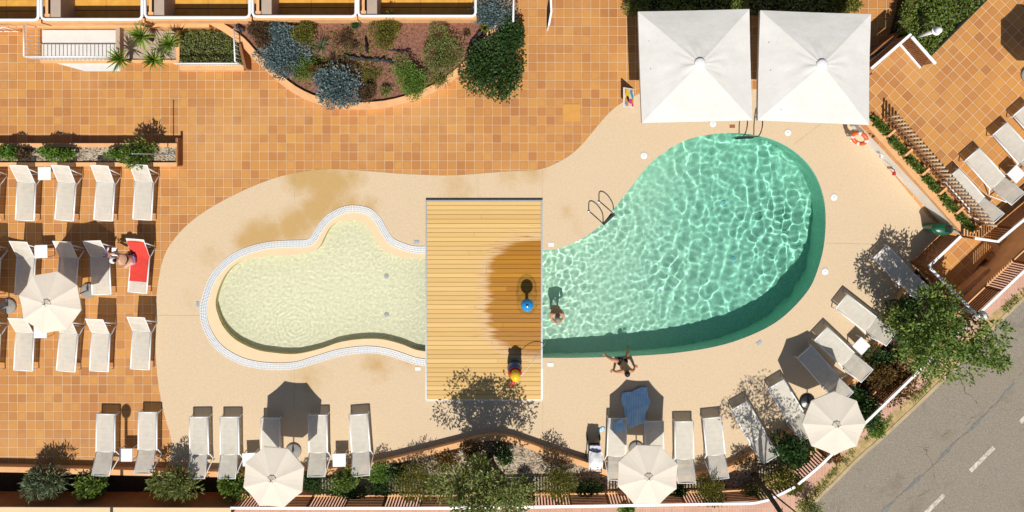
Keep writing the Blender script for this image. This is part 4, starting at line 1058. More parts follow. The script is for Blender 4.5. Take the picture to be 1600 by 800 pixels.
# top garden bed -----------------------------------------------------------
BED = smooth(pxs([(330, 33), (352, 45), (378, 64), (398, 86), (425, 112), (460, 140), (500, 158), (545, 165), (600, 163), (650, 150), (690, 131), (725, 104), (752, 74), (774, 40), (790, 5), (797, -20)], .32), False, 3)
sheet('garden_bed_soil', BED[:-3] + pxs([(782, 34), (330, 34)], .2), .2, M['mulch'])
m = MB(); m.wall(BED, .26, 0, .34); tag(m.build('garden_bed_wall', M['render_orange']), 'curved orange rendered wall enclosing the top garden bed', 'wall')
G3 = 'shrubs in the top garden bed'
def succ(label, px, py, rx, ry, h=.55, n=900): return bush('blue_succulent', label, 'shrub', px, py, rx * 1.2, ry * 1.2, h, 'blue', int(n * 1.5), .085, .042, .2, G3, 14, .6)
succ('blue grey succulent cushion spilling over the left curve of the garden bed', 442, 92, 37, 32)
succ('blue grey succulent between the brown bush and the olive clipped bush', 444, 50, 24, 20, .5, 600)
succ('large blue grey succulent cushion at the lowest point of the garden bed', 526, 136, 40, 32, .6, 1100)
succ('blue grey succulent at the top right corner beside the yellow rosette', 768, 22, 30, 26, .6, 900)
def ballbush(label, px, py, rx, ry, fol, h=.75, n=900): return bush('clipped_bush', label, 'shrub', px, py, rx * 1.3, ry * 1.3, h, fol, int(n * 1.6), .05, .032, .2, G3, 5, .4)
ballbush('rounded yellow green bush near the railing at the middle of the bed', 604, 49, 22, 22, 'yellow')
ballbush('large rounded grey olive bush at the right of the garden bed', 684, 84, 30, 36, 'olive', .8, 1300)
ballbush('rounded green bush near the lower right curve of the bed', 636, 122, 25, 28, 'bright', .75, 1000)
ballbush('rounded brown bush at the left end of the garden bed', 411, 53, 22, 22, 'brown', .7, 800)
ballbush('clipped olive bush right of the upper blue grey succulent', 479, 49, 18, 20, 'yellow', .7, 700)
ballbush('small dark reddish bush right of the lowest blue succulent', 575, 146, 13, 18, 'brown', .5, 420)
ballbush('green bush dotted with orange flowers above the lowest blue succulent', 474, 110, 22, 20, 'green', .5, 620)
bush('flower_patch', 'patch of orange flowers beside the lowest blue succulent', 'plant', 492, 108, 14, 10, .55, 'rust', 220, .06, .04, .2, G3)
bush('dry_groundcover', 'straggly yellowish ground plant in the middle of the bed', 'plant', 578, 118, 22, 18, .22, 'yellow', 260, .07, .02, .2, G3)
bush('dry_groundcover', 'pale dry ground plant under the large grey olive bush', 'plant', 684, 126, 20, 12, .25, 'yellow', 260, .07, .02, .2, G3)
bush('dry_groundcover', 'wiry olive brown ground plant left of the middle slate row', 'plant', 545, 104, 22, 16, .3, 'brown', 300, .1, .02, .2, G3)
bush('dry_groundcover', 'tangled ochre ground plant above the lowest blue succulent', 'plant', 520, 108, 20, 12, .35, 'rust', 300, .09, .02, .2, G3)
bush('dry_groundcover', 'low brown ground plant right of the strap leaved clump', 'plant', 536, 62, 16, 16, .3, 'brown', 240, .1, .02, .2, G3)
bush('small_weed', 'small dark weed near the railing in the garden bed', 'plant', 554, 39, 9, 7, .25, 'dark', 120, .07, .03, .2, G3)
bush('small_weed', 'small spiky weed near the bottom rim of the bed', 'plant', 603, 141, 12, 8, .25, 'olive', 120, .1, .02, .2, G3)
bush('small_weed', 'brown twiggy tuft left of the standing slate in the bed', 'plant', 551, 72, 9, 8, .2, 'brown', 110, .07, .02, .2, G3)
bush('small_weed', 'brown twiggy tuft close to the right rim of the bed', 'plant', 727, 52, 7, 6, .2, 'brown', 90, .07, .02, .2, G3)
bush('small_weed', 'green weed beside the right rim stones of the bed', 'plant', 746, 70, 10, 10, .25, 'olive', 130, .07, .03, .2, G3)
def rosette(name, label, px, py, z0, h, n, l, w, fol, r0=.02, cat='plant', group=None, droop=.35):
    SEED[0] += 1; rng = random.Random(SEED[0]); c = W(px, py, z0 + h); r = thing(name, label, cat, (c.x, c.y, z0), 0, group)
    m = MB()
    for i in range(n):
        a = i * 2.39996; el = R(rng.uniform(-8, 82) if i > n * .25 else rng.uniform(50, 88)); L = l * rng.uniform(.75, 1.1)
        d = Vector((math.cos(a) * math.cos(el), math.sin(a) * math.cos(el), math.sin(el))); sd = Vector((-math.sin(a), math.cos(a), 0))
        pts = []; p = Vector((math.cos(a) * r0, math.sin(a) * r0, h))
        for k in range(5):
            pts.append(p.copy()); p = p + d * L / 4; d = (d + Vector((0, 0, -droop * .28))).normalized()
        ws = [w * .55, w, w * .85, w * .5, .002]; vs = []
        for q, ww in zip(pts, ws): vs += [q + sd * ww / 2, q - Vector((0, 0, ww * .12)), q - sd * ww / 2]
        fs = []
        for k in range(4): fs += [(3 * k, 3 * k + 3, 3 * k + 4, 3 * k + 1), (3 * k + 1, 3 * k + 4, 3 * k + 5, 3 * k + 2)]
        m.add(vs, fs, False)
    m.build('leaves', M['f_' + fol], r)
    m = MB(); m.tube([(0, 0, 0), (.02, .01, h * .5), (0, 0, h)], [.07, .06, .05], 8); m.build('stem', M['bark'], r)
    return r
G4 = 'yuccas beside the white slab'
rosette('yucca', 'green yucca rosette nearest the facade', 222, 57, .05, .75, 54, .62, .055, 'yucca', group=G4)
rosette('yucca', 'yellow tipped yucca rosette nearest the railed green bed', 266, 68, .05, .65, 50, .58, .055, 'yucca', group=G4)
rosette('yucca', 'yucca rosette overlapping the white slab railing', 188, 92, .05, .7, 50, .58, .055, 'yucca', group=G4)
rosette('yucca', 'lower yucca rosette leaning over the orange kerb', 240, 94, .05, .6, 50, .56, .055, 'yucca', group=G4)
rosette('strap_leaf_clump', 'pale strap leaved clump right of the clipped olive bush', 502, 74, .2, .2, 60, .52, .022, 'grey', group=G3, droop=.7)
rosette('strap_leaf_clump', 'dry strap leaved clump under the pale strap leaved one', 520, 92, .2, .15, 34, .36, .02, 'brown', group=G3, droop=.7)
# yellow agave rosette
ag = rosette('agave', 'round yellow agave rosette at the top right of the garden bed', 758, 43, .34, .12, 60, .24, .07, 'yellow', droop=.1, group=G3)
# rocks in the bed
rng = random.Random(31)
def rock(label, pts, z, w, h):
    c = W(*pts[0], z); r = empty('slate_rock', (c.x, c.y, z)); m = MB()
    for i, (a, b) in enumerate(zip(pts, pts[1:])):
        p, q = W(*a, z) - c, W(*b, z) - c
        for t in (.2, .7):
            v = p.lerp(q, t); rr = (q - p).length * .42
            mm = Matrix.Rotation(math.atan2(q.y - p.y, q.x - p.x), 4, 'Z'); k = len(m.v)
            m.ball((v.x, v.y, h * .3), (rr, w * rng.uniform(.6, 1.1), h * rng.uniform(.5, 1)), 8, 5, mm)
            for ii in range(k, len(m.v)):
                x, y, zz = m.v[ii]; n_ = noise.noise(Vector((x * 9, y * 9, zz * 9 + i))) * .05; m.v[ii] = (x + n_, y + n_, zz + n_)
    m.sm = [False] * len(m.sm)
    o = m.build('slate_rock', M['rock']); o.location = c; bpy.data.objects.remove(r); tag(o, label, 'rock', 'dark slate rocks in the top garden bed')
rock('long row of dark slate edging stones across the middle of the bed', [(540, 86), (556, 91), (572, 93), (590, 94), (602, 94), (614, 99)], .2, .07, .16)
rock('upright dark slate stone standing in the bare mulch', [(572, 62), (575, 82)], .2, .06, .3)
rock('thin dark slate edging left of the large grey olive bush', [(606, 77), (620, 80), (640, 78)], .2, .03, .08)
rock('dark slate stones against the right rim of the bed', [(752, 50), (742, 62), (734, 72)], .2, .1, .18)
rock('dark slate stones beside the left rim of the bed', [(372, 40), (382, 48)], .2, .1, .2)
# big dark evergreen outside the bed
bush('evergreen_shrub', 'large dark evergreen shrub right of the curved garden bed wall', 'shrub', 764, 116, 56, 55, 1.1, 'dark', 2700, .1, .05, 0, None, 14)
bush('evergreen_shrub', 'dark evergreen shrub beside the white handrail at the top', 'shrub', 794, 58, 26, 36, 1.0, 'dark', 1100, .1, .05, 0, None, 10)
# railed green bed
m = MB(); v0 = W(322, 75, 0)
gb = thing('railed_green_bed', 'small railed bed of green ground plants right of the yuccas', 'planter', (v0.x, v0.y, 0))
P4 = [Vector((*W2(*p, .1), 0)) - v0 for p in ((284, 48), (378, 48), (378, 100), (284, 100))]
for q in P4: q.z = 0
m.add([(q.x, q.y, .1) for q in P4], [(3, 2, 1, 0)]); m.build('soil', M['soil'], gb)
m = MB(); rng = random.Random(8)
for _ in range(2600):
    x = rng.uniform(P4[0].x, P4[1].x); y = rng.uniform(P4[3].y, P4[0].y); leaf(m, Vector((x, y, .1 + .16 * rng.random() * (1 + noise.noise(Vector((x * 2, y * 2, 0)))))), rdir(rng) + Vector((0, 0, .7)), .09, .035, rng, .1)
m.build('foliage', M['f_olive'], gb)
m = MB(); m.wall([(P4[3].x - .05, P4[3].y - .14), (P4[2].x + .1, P4[2].y - .14)], .2, 0, .18); m.wall([(P4[0].x - .1, P4[0].y), (P4[3].x - .1, P4[3].y - .02)], .12, 0, .2); m.build('kerb', M['render_orange'], gb)
def railing(name, label, a, b, z0, h, step, parent=None, lean=0):
    a = Vector(a); b = Vector(b); r = parent
    if r is None: r = thing(name, label, 'railing', (a.x, a.y, z0))
    o = Vector((a.x, a.y, z0)) if parent is None else Vector(parent.location)
    a0 = Vector((a.x, a.y, z0)) - o; b0 = Vector((b.x, b.y, z0)) - o; up = Vector((0, 0, 1))
    m = MB(); m.tube([a0 + up * h, b0 + up * h], .025, 8); m.build('rail', M['white_metal'], r)
    m = MB(); m.tube([a0 + up * .08, b0 + up * .08], .014, 6); m.build('lower_rail', M['white_metal'], r)
    m = MB(); L = (b0 - a0).length; n_ = max(2, int(L / step))
    for i in range(n_ + 1): p = a0.lerp(b0, i / n_); m.tube([p, p + up * h], .016, 6)
    m.build('baluster', M['white_metal'], r)
    return r
railing('railing', 'low white railing along the pool side of the railed green bed', W(286, 103), W(382, 103), .18, .55, .1)
railing('railing', 'low white railing at the right end of the railed green bed', W(379, 51), W(381, 101), .12, .75, .14)
o = MB(); c = W(389, 92); a = W(383, 74); b = W(398, 110)
o.wall([(W(382, 72).x, W(382, 72).y), (W(391, 110).x, W(391, 110).y)], .1, 0, .5); tag(o.build('boundary_panel', M['render_brown_shade']), 'panel wall with painted brown shade closing the right end of the railed green bed', 'wall')  # dark orange wall, its shade painted in as brown
# white slab with railing
ws = pxs([(66, 47), (187, 47), (187, 93), (66, 93)], .06)
m = MB(); m.add([(*p, .06) for p in ws] + [(*p, 0) for p in ws], [(3, 2, 1, 0), (0, 1, 5, 4), (1, 2, 6, 5), (2, 3, 7, 6), (3, 0, 4, 7)])
tag(fixn(m.build('white_slab', M['slab'])), 'white painted slab in front of the left apartment terraces', 'slab')
m = MB(); w2 = pxs([(78, 96), (188, 96), (188, 111), (132, 111)], .01); m.add([(*p, .012) for p in w2] + [(*p, 0) for p in w2], [(3, 2, 1, 0), (0, 1, 5, 4), (1, 2, 6, 5), (2, 3, 7, 6), (3, 0, 4, 7)])
tag(fixn(m.build('white_ramp', M['slab'])), 'white wedge shaped ramp beside the white slab', 'slab')
m = MB(); m.box((*W2(187.5, 93), 0), (*W2(194, 45), .3)); tag(m.build('slab_kerb', M['partition']), 'short grey kerb at the right end of the white slab', 'kerb')
railing('railing', 'long white railing along the pool side of the white slab', W(64, 94), W(186, 94), .03, .92, .142)
railing('railing', 'white railing with bars at the left end of the white slab', W(64, 48), W(64, 93), .03, .92, .142)
railing('railing', 'short white railing at the far left by the apartments', W(-40, 50), W(34, 50), .03, .92, .28)
m = MB(); m.wall(pxs([(66, 96.5), (300, 96.5)]), .12, 0, .1); tag(m.build('slab_ledge', M['render_orange']), 'thin orange ledge along the white slab and yuccas', 'wall')
m = MB(); m.add([(*p, .02) for p in pxs([(194, 48), (284, 48), (284, 97), (194, 97)])], [(3, 2, 1, 0)]); tag(m.build('yucca_bed_soil', M['partition']), kind='structure')
# facade ledge and apartment terraces
m = MB(); y0 = W(0, 45)[1]; m.box((W(-300, 0)[0], y0, 0), (W(332, 0)[0], W(0, 36)[1], .3)); tag(m.build('facade_ledge', M['render_orange']), 'orange rendered ledge in front of the left apartment terraces', 'wall')
def terrace(label, xa, xb, yb):
    """xa,xb px of rail loop ends, yb px of the rail"""
    zr = 1.0; a = W(xa, yb, zr); b = W(xb, yb, zr); c = (a + b) / 2
    r = thing('apartment_terrace', label, 'terrace', (c.x, c.y, 0), 0, 'apartment terraces along the top')
    hw = (b.x - a.x) / 2; D = 4.0
    m = MB(); m.tube([(-hw, D, zr), (-hw, .12, zr), (-hw + .04, .035, zr), (-hw + .12, 0, zr), (hw - .12, 0, zr), (hw - .04, .035, zr), (hw, .12, zr), (hw, D, zr)], .052, 10); m.build('rail', M['white_metal'], r)
    m = MB(); m.box((-hw - .03, -.10, 0), (hw + .03, .05, .90)); m.build('parapet', M['render_orange'], r)
    m = MB(); m.box((-hw + .0, .052, 0), (hw, D, .1)); m.build('floor', M['terr_floor'], r)
    m = MB(); m.box((-hw + .30, .054, .102), (-hw + .66, D, .97)); m.build('partition', M['partition'], r)
    m = MB(); m.box((-hw + .12, .2, .102), (-hw + .22, D, .98)); m.box((-hw + .08, .054, .102), (-hw + .27, .198, .96)); m.build('screen', M['render_orange'], r)
    return r
def terr_floor():
    t = NT('terrace_floor'); c = t.coord(); sp = t.n('ShaderNodeSeparateXYZ'); t.l(c, sp.inputs[0])
    l1 = t.math('LESS_THAN', t.math('FRACT', t.math('MULTIPLY', t.math('ADD', sp.outputs[1], -.06), 2.35)), .07)
    l2 = t.math('LESS_THAN', t.math('FRACT', t.math('MULTIPLY', sp.outputs[0], .7)), .008)
    col = t.ramp(t.noise(c, 3, 4), [(.3, (.55, .27, .04)), (.7, (.68, .36, .06))])
    return t.done(t.bsdf(t.mix(t.math('MAXIMUM', l1, l2), col, (.14, .05, .02)), .7, .3))
M['terr_floor'] = terr_floor()
for xa, xb, yb, lb in ((-95, 60, 31, 'apartment terrace at the far left with white tube rail'), (65, 222, 30, 'apartment terrace above the white slab'), (227, 390, 27, 'apartment terrace above the yuccas and railed bed'), (395, 556, 25.5, 'apartment terrace above the left half of the garden bed'), (560, 743, 25, 'apartment terrace above the right half of the garden bed')):
    terrace(lb, xa, xb, yb)
# ------------------------------------------------------------------ hedges at the top
def hedge(name, label, poly, z0, h, n, l, w, fol, seed, top=True, group=None):
    rng = random.Random(seed); xs = [p[0] for p in poly]; ys = [p[1] for p in poly]
    cx, cy = sum(xs) / len(xs), sum(ys) / len(ys)
    r = thing(name, label, 'hedge', (cx, cy, z0), 0, group); m = MB(); k = 0
    while k < n:
        x = rng.uniform(min(xs), max(xs)); y = rng.uniform(min(ys), max(ys))
        if not inside(x, y, poly): continue
        hh = h * (.72 + .38 * noise.noise(Vector((x * 1.1, y * 1.1, seed))) + .18 * noise.noise(Vector((x * 3.5, y * 3.5, seed))))
        z = hh * (1 - .45 * rng.random() ** 2); leaf(m, Vector((x - cx, y - cy, z)), rdir(rng) + Vector((0, 0, .6)), l * rng.uniform(.7, 1.2), w * rng.uniform(.7, 1.2), rng, .1); k += 1
    m.build('foliage', M['f_' + fol], r)
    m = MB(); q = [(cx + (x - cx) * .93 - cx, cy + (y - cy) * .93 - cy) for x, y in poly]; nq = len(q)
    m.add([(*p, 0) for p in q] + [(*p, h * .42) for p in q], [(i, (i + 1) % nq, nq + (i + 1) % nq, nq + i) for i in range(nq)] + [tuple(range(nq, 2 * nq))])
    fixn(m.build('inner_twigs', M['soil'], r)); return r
hp = pxs([(1424, -80), (1420, -10), (1412, 22), (1404, 48), (1418, 56), (1448, 92), (1545, -5), (1600, -60)], .9)
hedge('clipped_hedge', 'broad clipped green hedge filling the corner above the slatted white framed panel', hp, .1, .95, 7500, .11, .055, 'hedge', 61)
hedge('tall_hedge', 'dark green hedge behind the left white square parasol', pxs([(975, -60), (1175, -60), (1175, 14), (985, 12)], 1.0), 0, 1.1, 3800, .11, .05, 'hedge', 62)
hedge('tall_hedge', 'dark hedge with pale yellow green growth behind the right white square parasol', pxs([(1178, -60), (1340, -60), (1345, 18), (1178, 18)], 1.0), 0, 1.1, 3400, .11, .05, 'olive', 63)
bush('pale_bush', 'light olive bush at the top left corner of the left white parasol', 'shrub', 990, 6, 20, 20, .9, 'olive', 420, .12, .03, 0)
bush('pale_bush', 'pale feathery bush at the top right corner of the right white parasol', 'shrub', 1322, 8, 28, 16, 1.1, 'yellow', 520, .13, .03, 0)
m = MB(); m.wall(smooth(pxs([(1422, -60), (1417, -4), (1414, 18), (1406, 40), (1394, 57), (1370, 75), (1345, 90)], .2), False, 4), .14, 0, .55)
tag(m.build('curved_wall', M['render_brown_shade']), 'low wall with painted brown shade curving along the left edge of the clipped hedge', 'wall')  # shade along this wall is part of its brown colour

# lamp posts --------------------------------------------------------------
def lamp(label, bx, by, zb, top):
    c = W(bx, by, zb); r = thing('lamp_post', label, 'lamp post', (c.x, c.y, zb), 0, 'white globe lamp posts')
    h = top - zb
    m = MB(); m.tube([(0, 0, .1), (0, 0, h - .25)], .065, 12); m.build('pole', M['white_metal'], r)
    m = MB(); m.lathe([(.12, 0), (.12, .06), (.07, .12), (.066, .14)], n=16); m.build('base', M['white_metal'], r)
    m = MB(); m.ball((0, 0, h - .12), .125, 16, 10); m.build('globe', M['white_paint'], r)
    m = MB(); m.lathe([(.075, h - .27), (.16, h - .26), (.16, h - .235), (.1, h - .22)], n=18); m.build('collar', M['white_metal'], r)
    return r
lamp('white globe lamp post rising out of the clipped hedge', 1421, 61, .1, 2.05)
lamp('white globe lamp post at the fence corner inside the right tree', 1488, 477, 0.0, 1.95)
c = W(208, 789, -.5); r = thing('lamp_post', 'tall street lamp by the boundary wall whose head lies beyond the bottom edge', 'lamp post', (c.x, c.y, -.5))
m = MB(); m.tube([(0, 0, 0), (0, 0, 5.7)], .06, 10); m.build('pole', M['grey_metal'], r)
m = MB(); m.ball((0, 0, 5.95), (.19, .19, .30), 16, 10); m.build('globe', M['cloth_black'], r)
m = MB(); m.lathe([(.14, 0), (.14, .05), (.06, .12)], n=14); m.build('base', M['grey_metal'], r)

# ladders ------------------------------------------------------------------
def ladder(label, a, b, out):
    """a,b: px where the two rails meet the pool edge; out: px vector away from the water"""
    A, B = W(*a), W(*b); c = (A + B) / 2; o = Vector((out[0], -out[1], 0)).normalized()
    r = thing('pool_ladder', label, 'ladder', (c.x, c.y, 0), 0, 'dark pool ladders')
    for q in (A, B):
        p = q - c; m = MB(); pts = []
        for k in range(11):
            t = k / 10; ang = math.pi * (.02 + t * .98)
            pts.append(p + o * (.32 + .36 * math.cos(ang)) + Vector((0, 0, .42 + .36 * math.sin(ang))))
        pts = [p + o * .68 + Vector((0, 0, .01))] + pts + [p - o * .05 + Vector((0, 0, -.3)), p - o * .05 + Vector((0, 0, -.85))]
        m.tube(pts, .021, 8); m.build('handrail', M['black_metal'], r)
        m = MB(); m.lathe([(.05, .008), (.05, .016), (.03, .03)], (p.x + o.x * .68, p.y + o.y * .68, 0), 12); m.build('flange', M['steel'], r)
    for z in (-.02, -.3, -.58): m = MB(); m.bar(A - c - o * .06 + Vector((0, 0, z)), B - c - o * .06 + Vector((0, 0, z)), .09, .03); m.build('step', M['black_metal'], r)
ladder('dark looped ladder on the sand beside the left bank of the main pool', (941, 349), (957, 334), (-22, -20))
ladder('dark ladder at the top of the main pool between the white parasols', (1155, 212), (1178, 212), (3, -22))

# lids, drains, pool lights ---------------------------------------------------
for px, py, lb in ((1006, 243, 'white round skimmer lid left of the main pool crest'), (1114, 193, 'white round skimmer lid at the lower edge of the left white parasol'), (1231, 207, 'white round skimmer lid below the right white parasol'), (1303, 308, 'white round skimmer lid at the right bank of the main pool'), (1289, 424, 'white round skimmer lid at the lower right bank of the pool')):
    c = W(px, py); r = thing('skimmer_lid', lb, 'lid', (c.x, c.y, .008), 0, 'white round skimmer lids')
    m = MB(); m.lathe([(.125, 0), (.13, .006), (.115, .012), (.02, .012)], n=24); m.build('disc', M['white_paint'], r)
    m = MB(); m.lathe([(.016, .013), (.016, .016), (.008, .018)], n=10); m.build('knob', M['base_grey'], r)
for px, py, w, h, a, mt, lb in ((651, 378, .2, .12, 0, 'grey_metal', 'small grey deck cover left of the platform by the upper grate'), (309, 475, .1, .2, 0, 'grey_metal', 'small grey deck cover left of the splash pool'), (861, 382, .2, .15, 0, 'white_paint', 'small white deck cover right of the platform above the main pool'), (860, 569.5, .22, .14, 0, 'white_paint', 'small white deck cover right of the platform below the main pool'), (653, 576, .2, .12, 0, 'white_paint', 'small white deck cover left of the platform by the lower grate'), (1186, 535.5, .22, .12, 35, 'grey_metal', 'small tilted grey deck cover at the lower right pool bank'), (1144, 197.5, .2, .12, 0, 'render_brown_shade', 'small brown deck cover left of the top ladder')):
    c = W(px, py); m = MB(); m.box((-w / 2, -h / 2, 0), (w / 2, h / 2, .012), None, .003); o = m.build('deck_cover', M[mt]); o.location = (c.x, c.y, .009); o.rotation_euler = (0, 0, R(a)); tag(o, lb, 'deck cover', 'small deck covers')
for px, py, z, mt, lb in ((1131, 317, -1.18, 'lens', 'blue round pool light set in the upper part of the main pool floor'), (1147, 405, -1.2, 'lens', 'blue round pool light set in the lower part of the main pool floor'), (604, 432, -.32, 'cloth_lilac', 'pale blue round inlet in the upper part of the splash pool'), (604, 492, -.32, 'cloth_lilac', 'pale blue round inlet in the lower part of the splash pool')):
    zz = pz(W(px, py)[0]) if z < -.5 else z
    c = W(px, py, zz * .75); r = thing('pool_light', lb, 'pool light', (c.x, c.y, zz + .004), 0, 'round pool lights')
    m = MB(); m.lathe([(.10, 0), (.10, .02), (.075, .03)], n=20); o1 = m.build('ring', M['white_paint'], r); m = MB(); m.lathe([(.073, .02), (.073, .034), (.03, .04)], n=18); o2 = m.build('lens', M[mt], r)
    o1.cycles.is_caustics_receiver = o2.cycles.is_caustics_receiver = True
# tile access cover
c = W(893, 176); m = MB(); m.box((-.33, -.32, .002), (.33, .32, .014), None, .003); m.box((-.03, .1, .015), (.03, .13, .02)); o = m.build('access_cover', M['cover_tile']); o.location = c; tag(o, 'square orange access cover set in the terracotta tiles', 'access cover')

# lifebuoy, wall hooks, bin, sign, handrail, gate ------------------------------
c = W(1343, 216, .75); r = thing('lifebuoy', 'orange and white lifebuoy hanging at the terrace wall', 'lifebuoy', (c.x, c.y, .75))
tl = Matrix.Rotation(R(-47), 4, 'Z') @ Matrix.Rotation(R(60), 4, 'X')
def torus(m, R0, r0, mt, a0=0, a1=2 * math.pi, n=28):
    pts = [mt @ Vector((R0 * math.cos(a0 + (a1 - a0) * k / n), R0 * math.sin(a0 + (a1 - a0) * k / n), 0)) for k in range(n + 1)]; m.tube(pts, r0, 10)
m = MB(); torus(m, .24, .075, tl); m.build('ring', M['buoy'], r)
for k in range(4):
    m = MB(); torus(m, .24, .0785, tl, R(90 * k + 30), R(90 * k + 52), 5); m.build('band', M['white_paint'], r)
m = MB(); m.tube([tl @ Vector((-.1, -.33, 0)), tl @ Vector((0, -.45, -.1)), tl @ Vector((.12, -.4, -.3))], .02, 6); m.build('rope', M['cloth_white'], r)
c0 = W(1347, 214, 0); m = MB(); m.tube([(0, 0, 0), (0, 0, .9), (-.06, -.02, 1.0), (-.14, -.05, .98)], .025, 8); o = m.build('lifebuoy_stand', M['black_metal']); o.location = (c0.x, c0.y, .008); tag(o, 'dark hooked post carrying the orange lifebuoy', 'post')
c = W(1377, 244, .5); m = MB(); m.box((-.05, -.05, -.06), (.05, .05, .06), None, .015); m.tube([(0, 0, .05), (-.06, .08, .1), (-.12, .1, .08)], .012, 6); o = m.build('wall_hook', M['white_paint']); o.location = c; tag(o, 'small white fitting with a dark hook on the terrace wall', 'hook')
c = W(1397, 271, .4); r = thing('wall_tag', 'small red tag on a black strap hanging on the white terrace wall', 'tag', tuple(c))
m = MB(); m.box((-.05, -.07, -.06), (.05, .06, .06), None, .02); m.build('red_tag', M['red_plastic'], r)
m = MB(); m.tube([(0, .05, .04), (-.05, .14, .12), (-.28, .26, .18)], .016, 6); m.build('strap', M['cloth_black'], r)
c = W(1461, 356, .35); c.z = 0
r = thing('litter_bin', 'dark green oval litter bin with black opening at the terrace wall', 'bin', (c.x, c.y, .008), R(-4))
m = MB(); m.lathe([(.24, 0), (.28, .06), (.33, .6), (.36, .78), (.355, .83), (.28, .89), (.1, .92), (.0, .925)], n=28, sx=1.05, sy=.6); m.build('body', M['bin_green'], r)
m = MB(); m.box((.03, -.10, .885), (.25, .11, .935), None, .01); m.build('opening', M['cloth_black'], r)
m = MB(); torus(m, .36, .015, Matrix.Translation((0, 0, .8)) @ Matrix.Scale(.6, 4, (0, 1, 0)) @ Matrix.Scale(1.05, 4, (1, 0, 0))); m.build('rim', M['bin_green'], r)
c = W(992, 153, .3); r = thing('menu_board', 'leaning board with a colourful picture at the left edge of the white parasol', 'sign board', (c.x, c.y, .008), R(90))
lean = Matrix.Rotation(R(-38), 4, 'X')
m = MB(); m.box((-.36, -.02, 0), (.36, .02, .75), lean, .005); m.build('frame', M['white_paint'], r)
m = MB(); m.box((-.31, -.026, .05), (.31, -.021, .70), lean); m.build('poster', M['poster'], r)
m = MB(); m.bar((-.3, .05, .0), lean @ Vector((-.3, .02, .7)), .03, .03); m.bar((.3, .05, 0), lean @ Vector((.3, .02, .7)), .03, .03); m.build('strut', M['black_metal'], r)
c = W(808, 18, 0); r = thing('handrail', 'white metal handrail with dark posts beside the top evergreen shrub', 'handrail', (c.x, c.y, 0))
m = MB(); a = W(803, -30, .9) - Vector((c.x, c.y, 0)); b = W(802, 31, .9) - Vector((c.x, c.y, 0)); m.tube([a, b, b + Vector((0, -.03, -.05)), Vector((b.x, b.y - .03, .0))], .035, 8); m.build('rail', M['white_metal'], r)
for t in (.25, .62): m = MB(); p = a.lerp(b, t); m.tube([(p.x, p.y, 0), (p.x, p.y, .89)], .02, 8); m.build('post', M['base_grey'], r)
m = MB(); p, q = a.copy(), b.copy(); p.z = q.z = .45; m.tube([p, q], .015, 6); m.build('lower_rail', M['base_grey'], r)
c = W(858, 0, 0); r = thing('gate_leaf', 'narrow white edged gate leaf standing open on the tiles at the top', 'gate', (c.x, c.y, 0))
a = W(859, -40, 1.1) - c; b = W(861.5, 18, 1.1) - c; e = W(858, 38, 1.1) - c
m = MB(); m.wall([(a.x, a.y), (b.x, b.y), (e.x, e.y)], .03, .08, 1.06); m.build('panel', M['soil'], r)
m = MB(); m.wall([(a.x, a.y), (b.x, b.y), (e.x, e.y)], .07, 1.062, 1.10); m.wall([(e.x - .01, e.y - .03), (e.x + .01, e.y + .02)], .06, 0, 1.06); m.build('frame', M['white_metal'], r)

# towels and bags -----------------------------------------------------------
def cloth(name, label, cat, corners, z, mat, nx=22, ny=22, amp=.03, sc_=4.5, edge=.12, seed=0, th=.012, zoff=None):
    C = [W(*c, z) for c in corners]; ctr = sum(C, Vector()) / 4; m = MB(); top = []; bot = []
    for j in range(ny + 1):
        v = j / ny
        for i in range(nx + 1):
            u = i / nx; p = (C[0].lerp(C[1], u)).lerp(C[3].lerp(C[2], u), v) - ctr
            w = edge * (noise.noise(Vector((p.x * 2.2, p.y * 2.2, seed))) ); p += Vector((w * (abs(u - .5) * 1.6), noise.noise(Vector((p.y * 2, p.x * 2.4, seed + 9))) * edge * abs(v - .5) * 1.6, 0))
            h = amp * (1 + noise.noise(Vector((p.x * sc_ * 1.6, p.y * sc_ * .7, seed)))) + amp * .6 * abs(noise.noise(Vector((p.x * sc_ * 3, p.y * sc_ * 2, seed + 3))))
            if zoff: h += zoff(u, v)
            top.append(p + Vector((0, 0, h + th))); bot.append(p + Vector((0, 0, max(.002, h * .9))))
    N = (nx + 1) * (ny + 1); fs = []
    for j in range(ny):
        for i in range(nx):
            a = j * (nx + 1) + i; q = (a, a + 1, a + nx + 2, a + nx + 1); fs.append(q[::-1]); fs.append(tuple(N + k for k in q))
    m.add(top + bot, fs, True); o = fixn(m.build(name, mat)); o.location = ctr; tag(o, label, cat); return o
cloth('beach_towel', 'large crumpled blue striped towel on the sand in the shade of the bottom centre parasol', 'towel', [(970, 612), (1014, 606), (1010, 662), (980, 667)], .02, M['towel_blue'], amp=.05, seed=2, edge=.2)
cloth('folded_clothes', 'crumpled blue clothes on the foot of the lounger beside the stroller', 'clothes', [(956, 662), (972, 650), (975, 672), (959, 676)], .395, M['towel_blue'], 14, 14, .04, 8, .2, 5)
lg = next(o for o in COL.objects if o.get('label', '').startswith('lounger spread with a red towel'))
m = MB(); vs = []; NX, NY = 20, 34; ca, sa = math.cos(R(37)), math.sin(R(37))
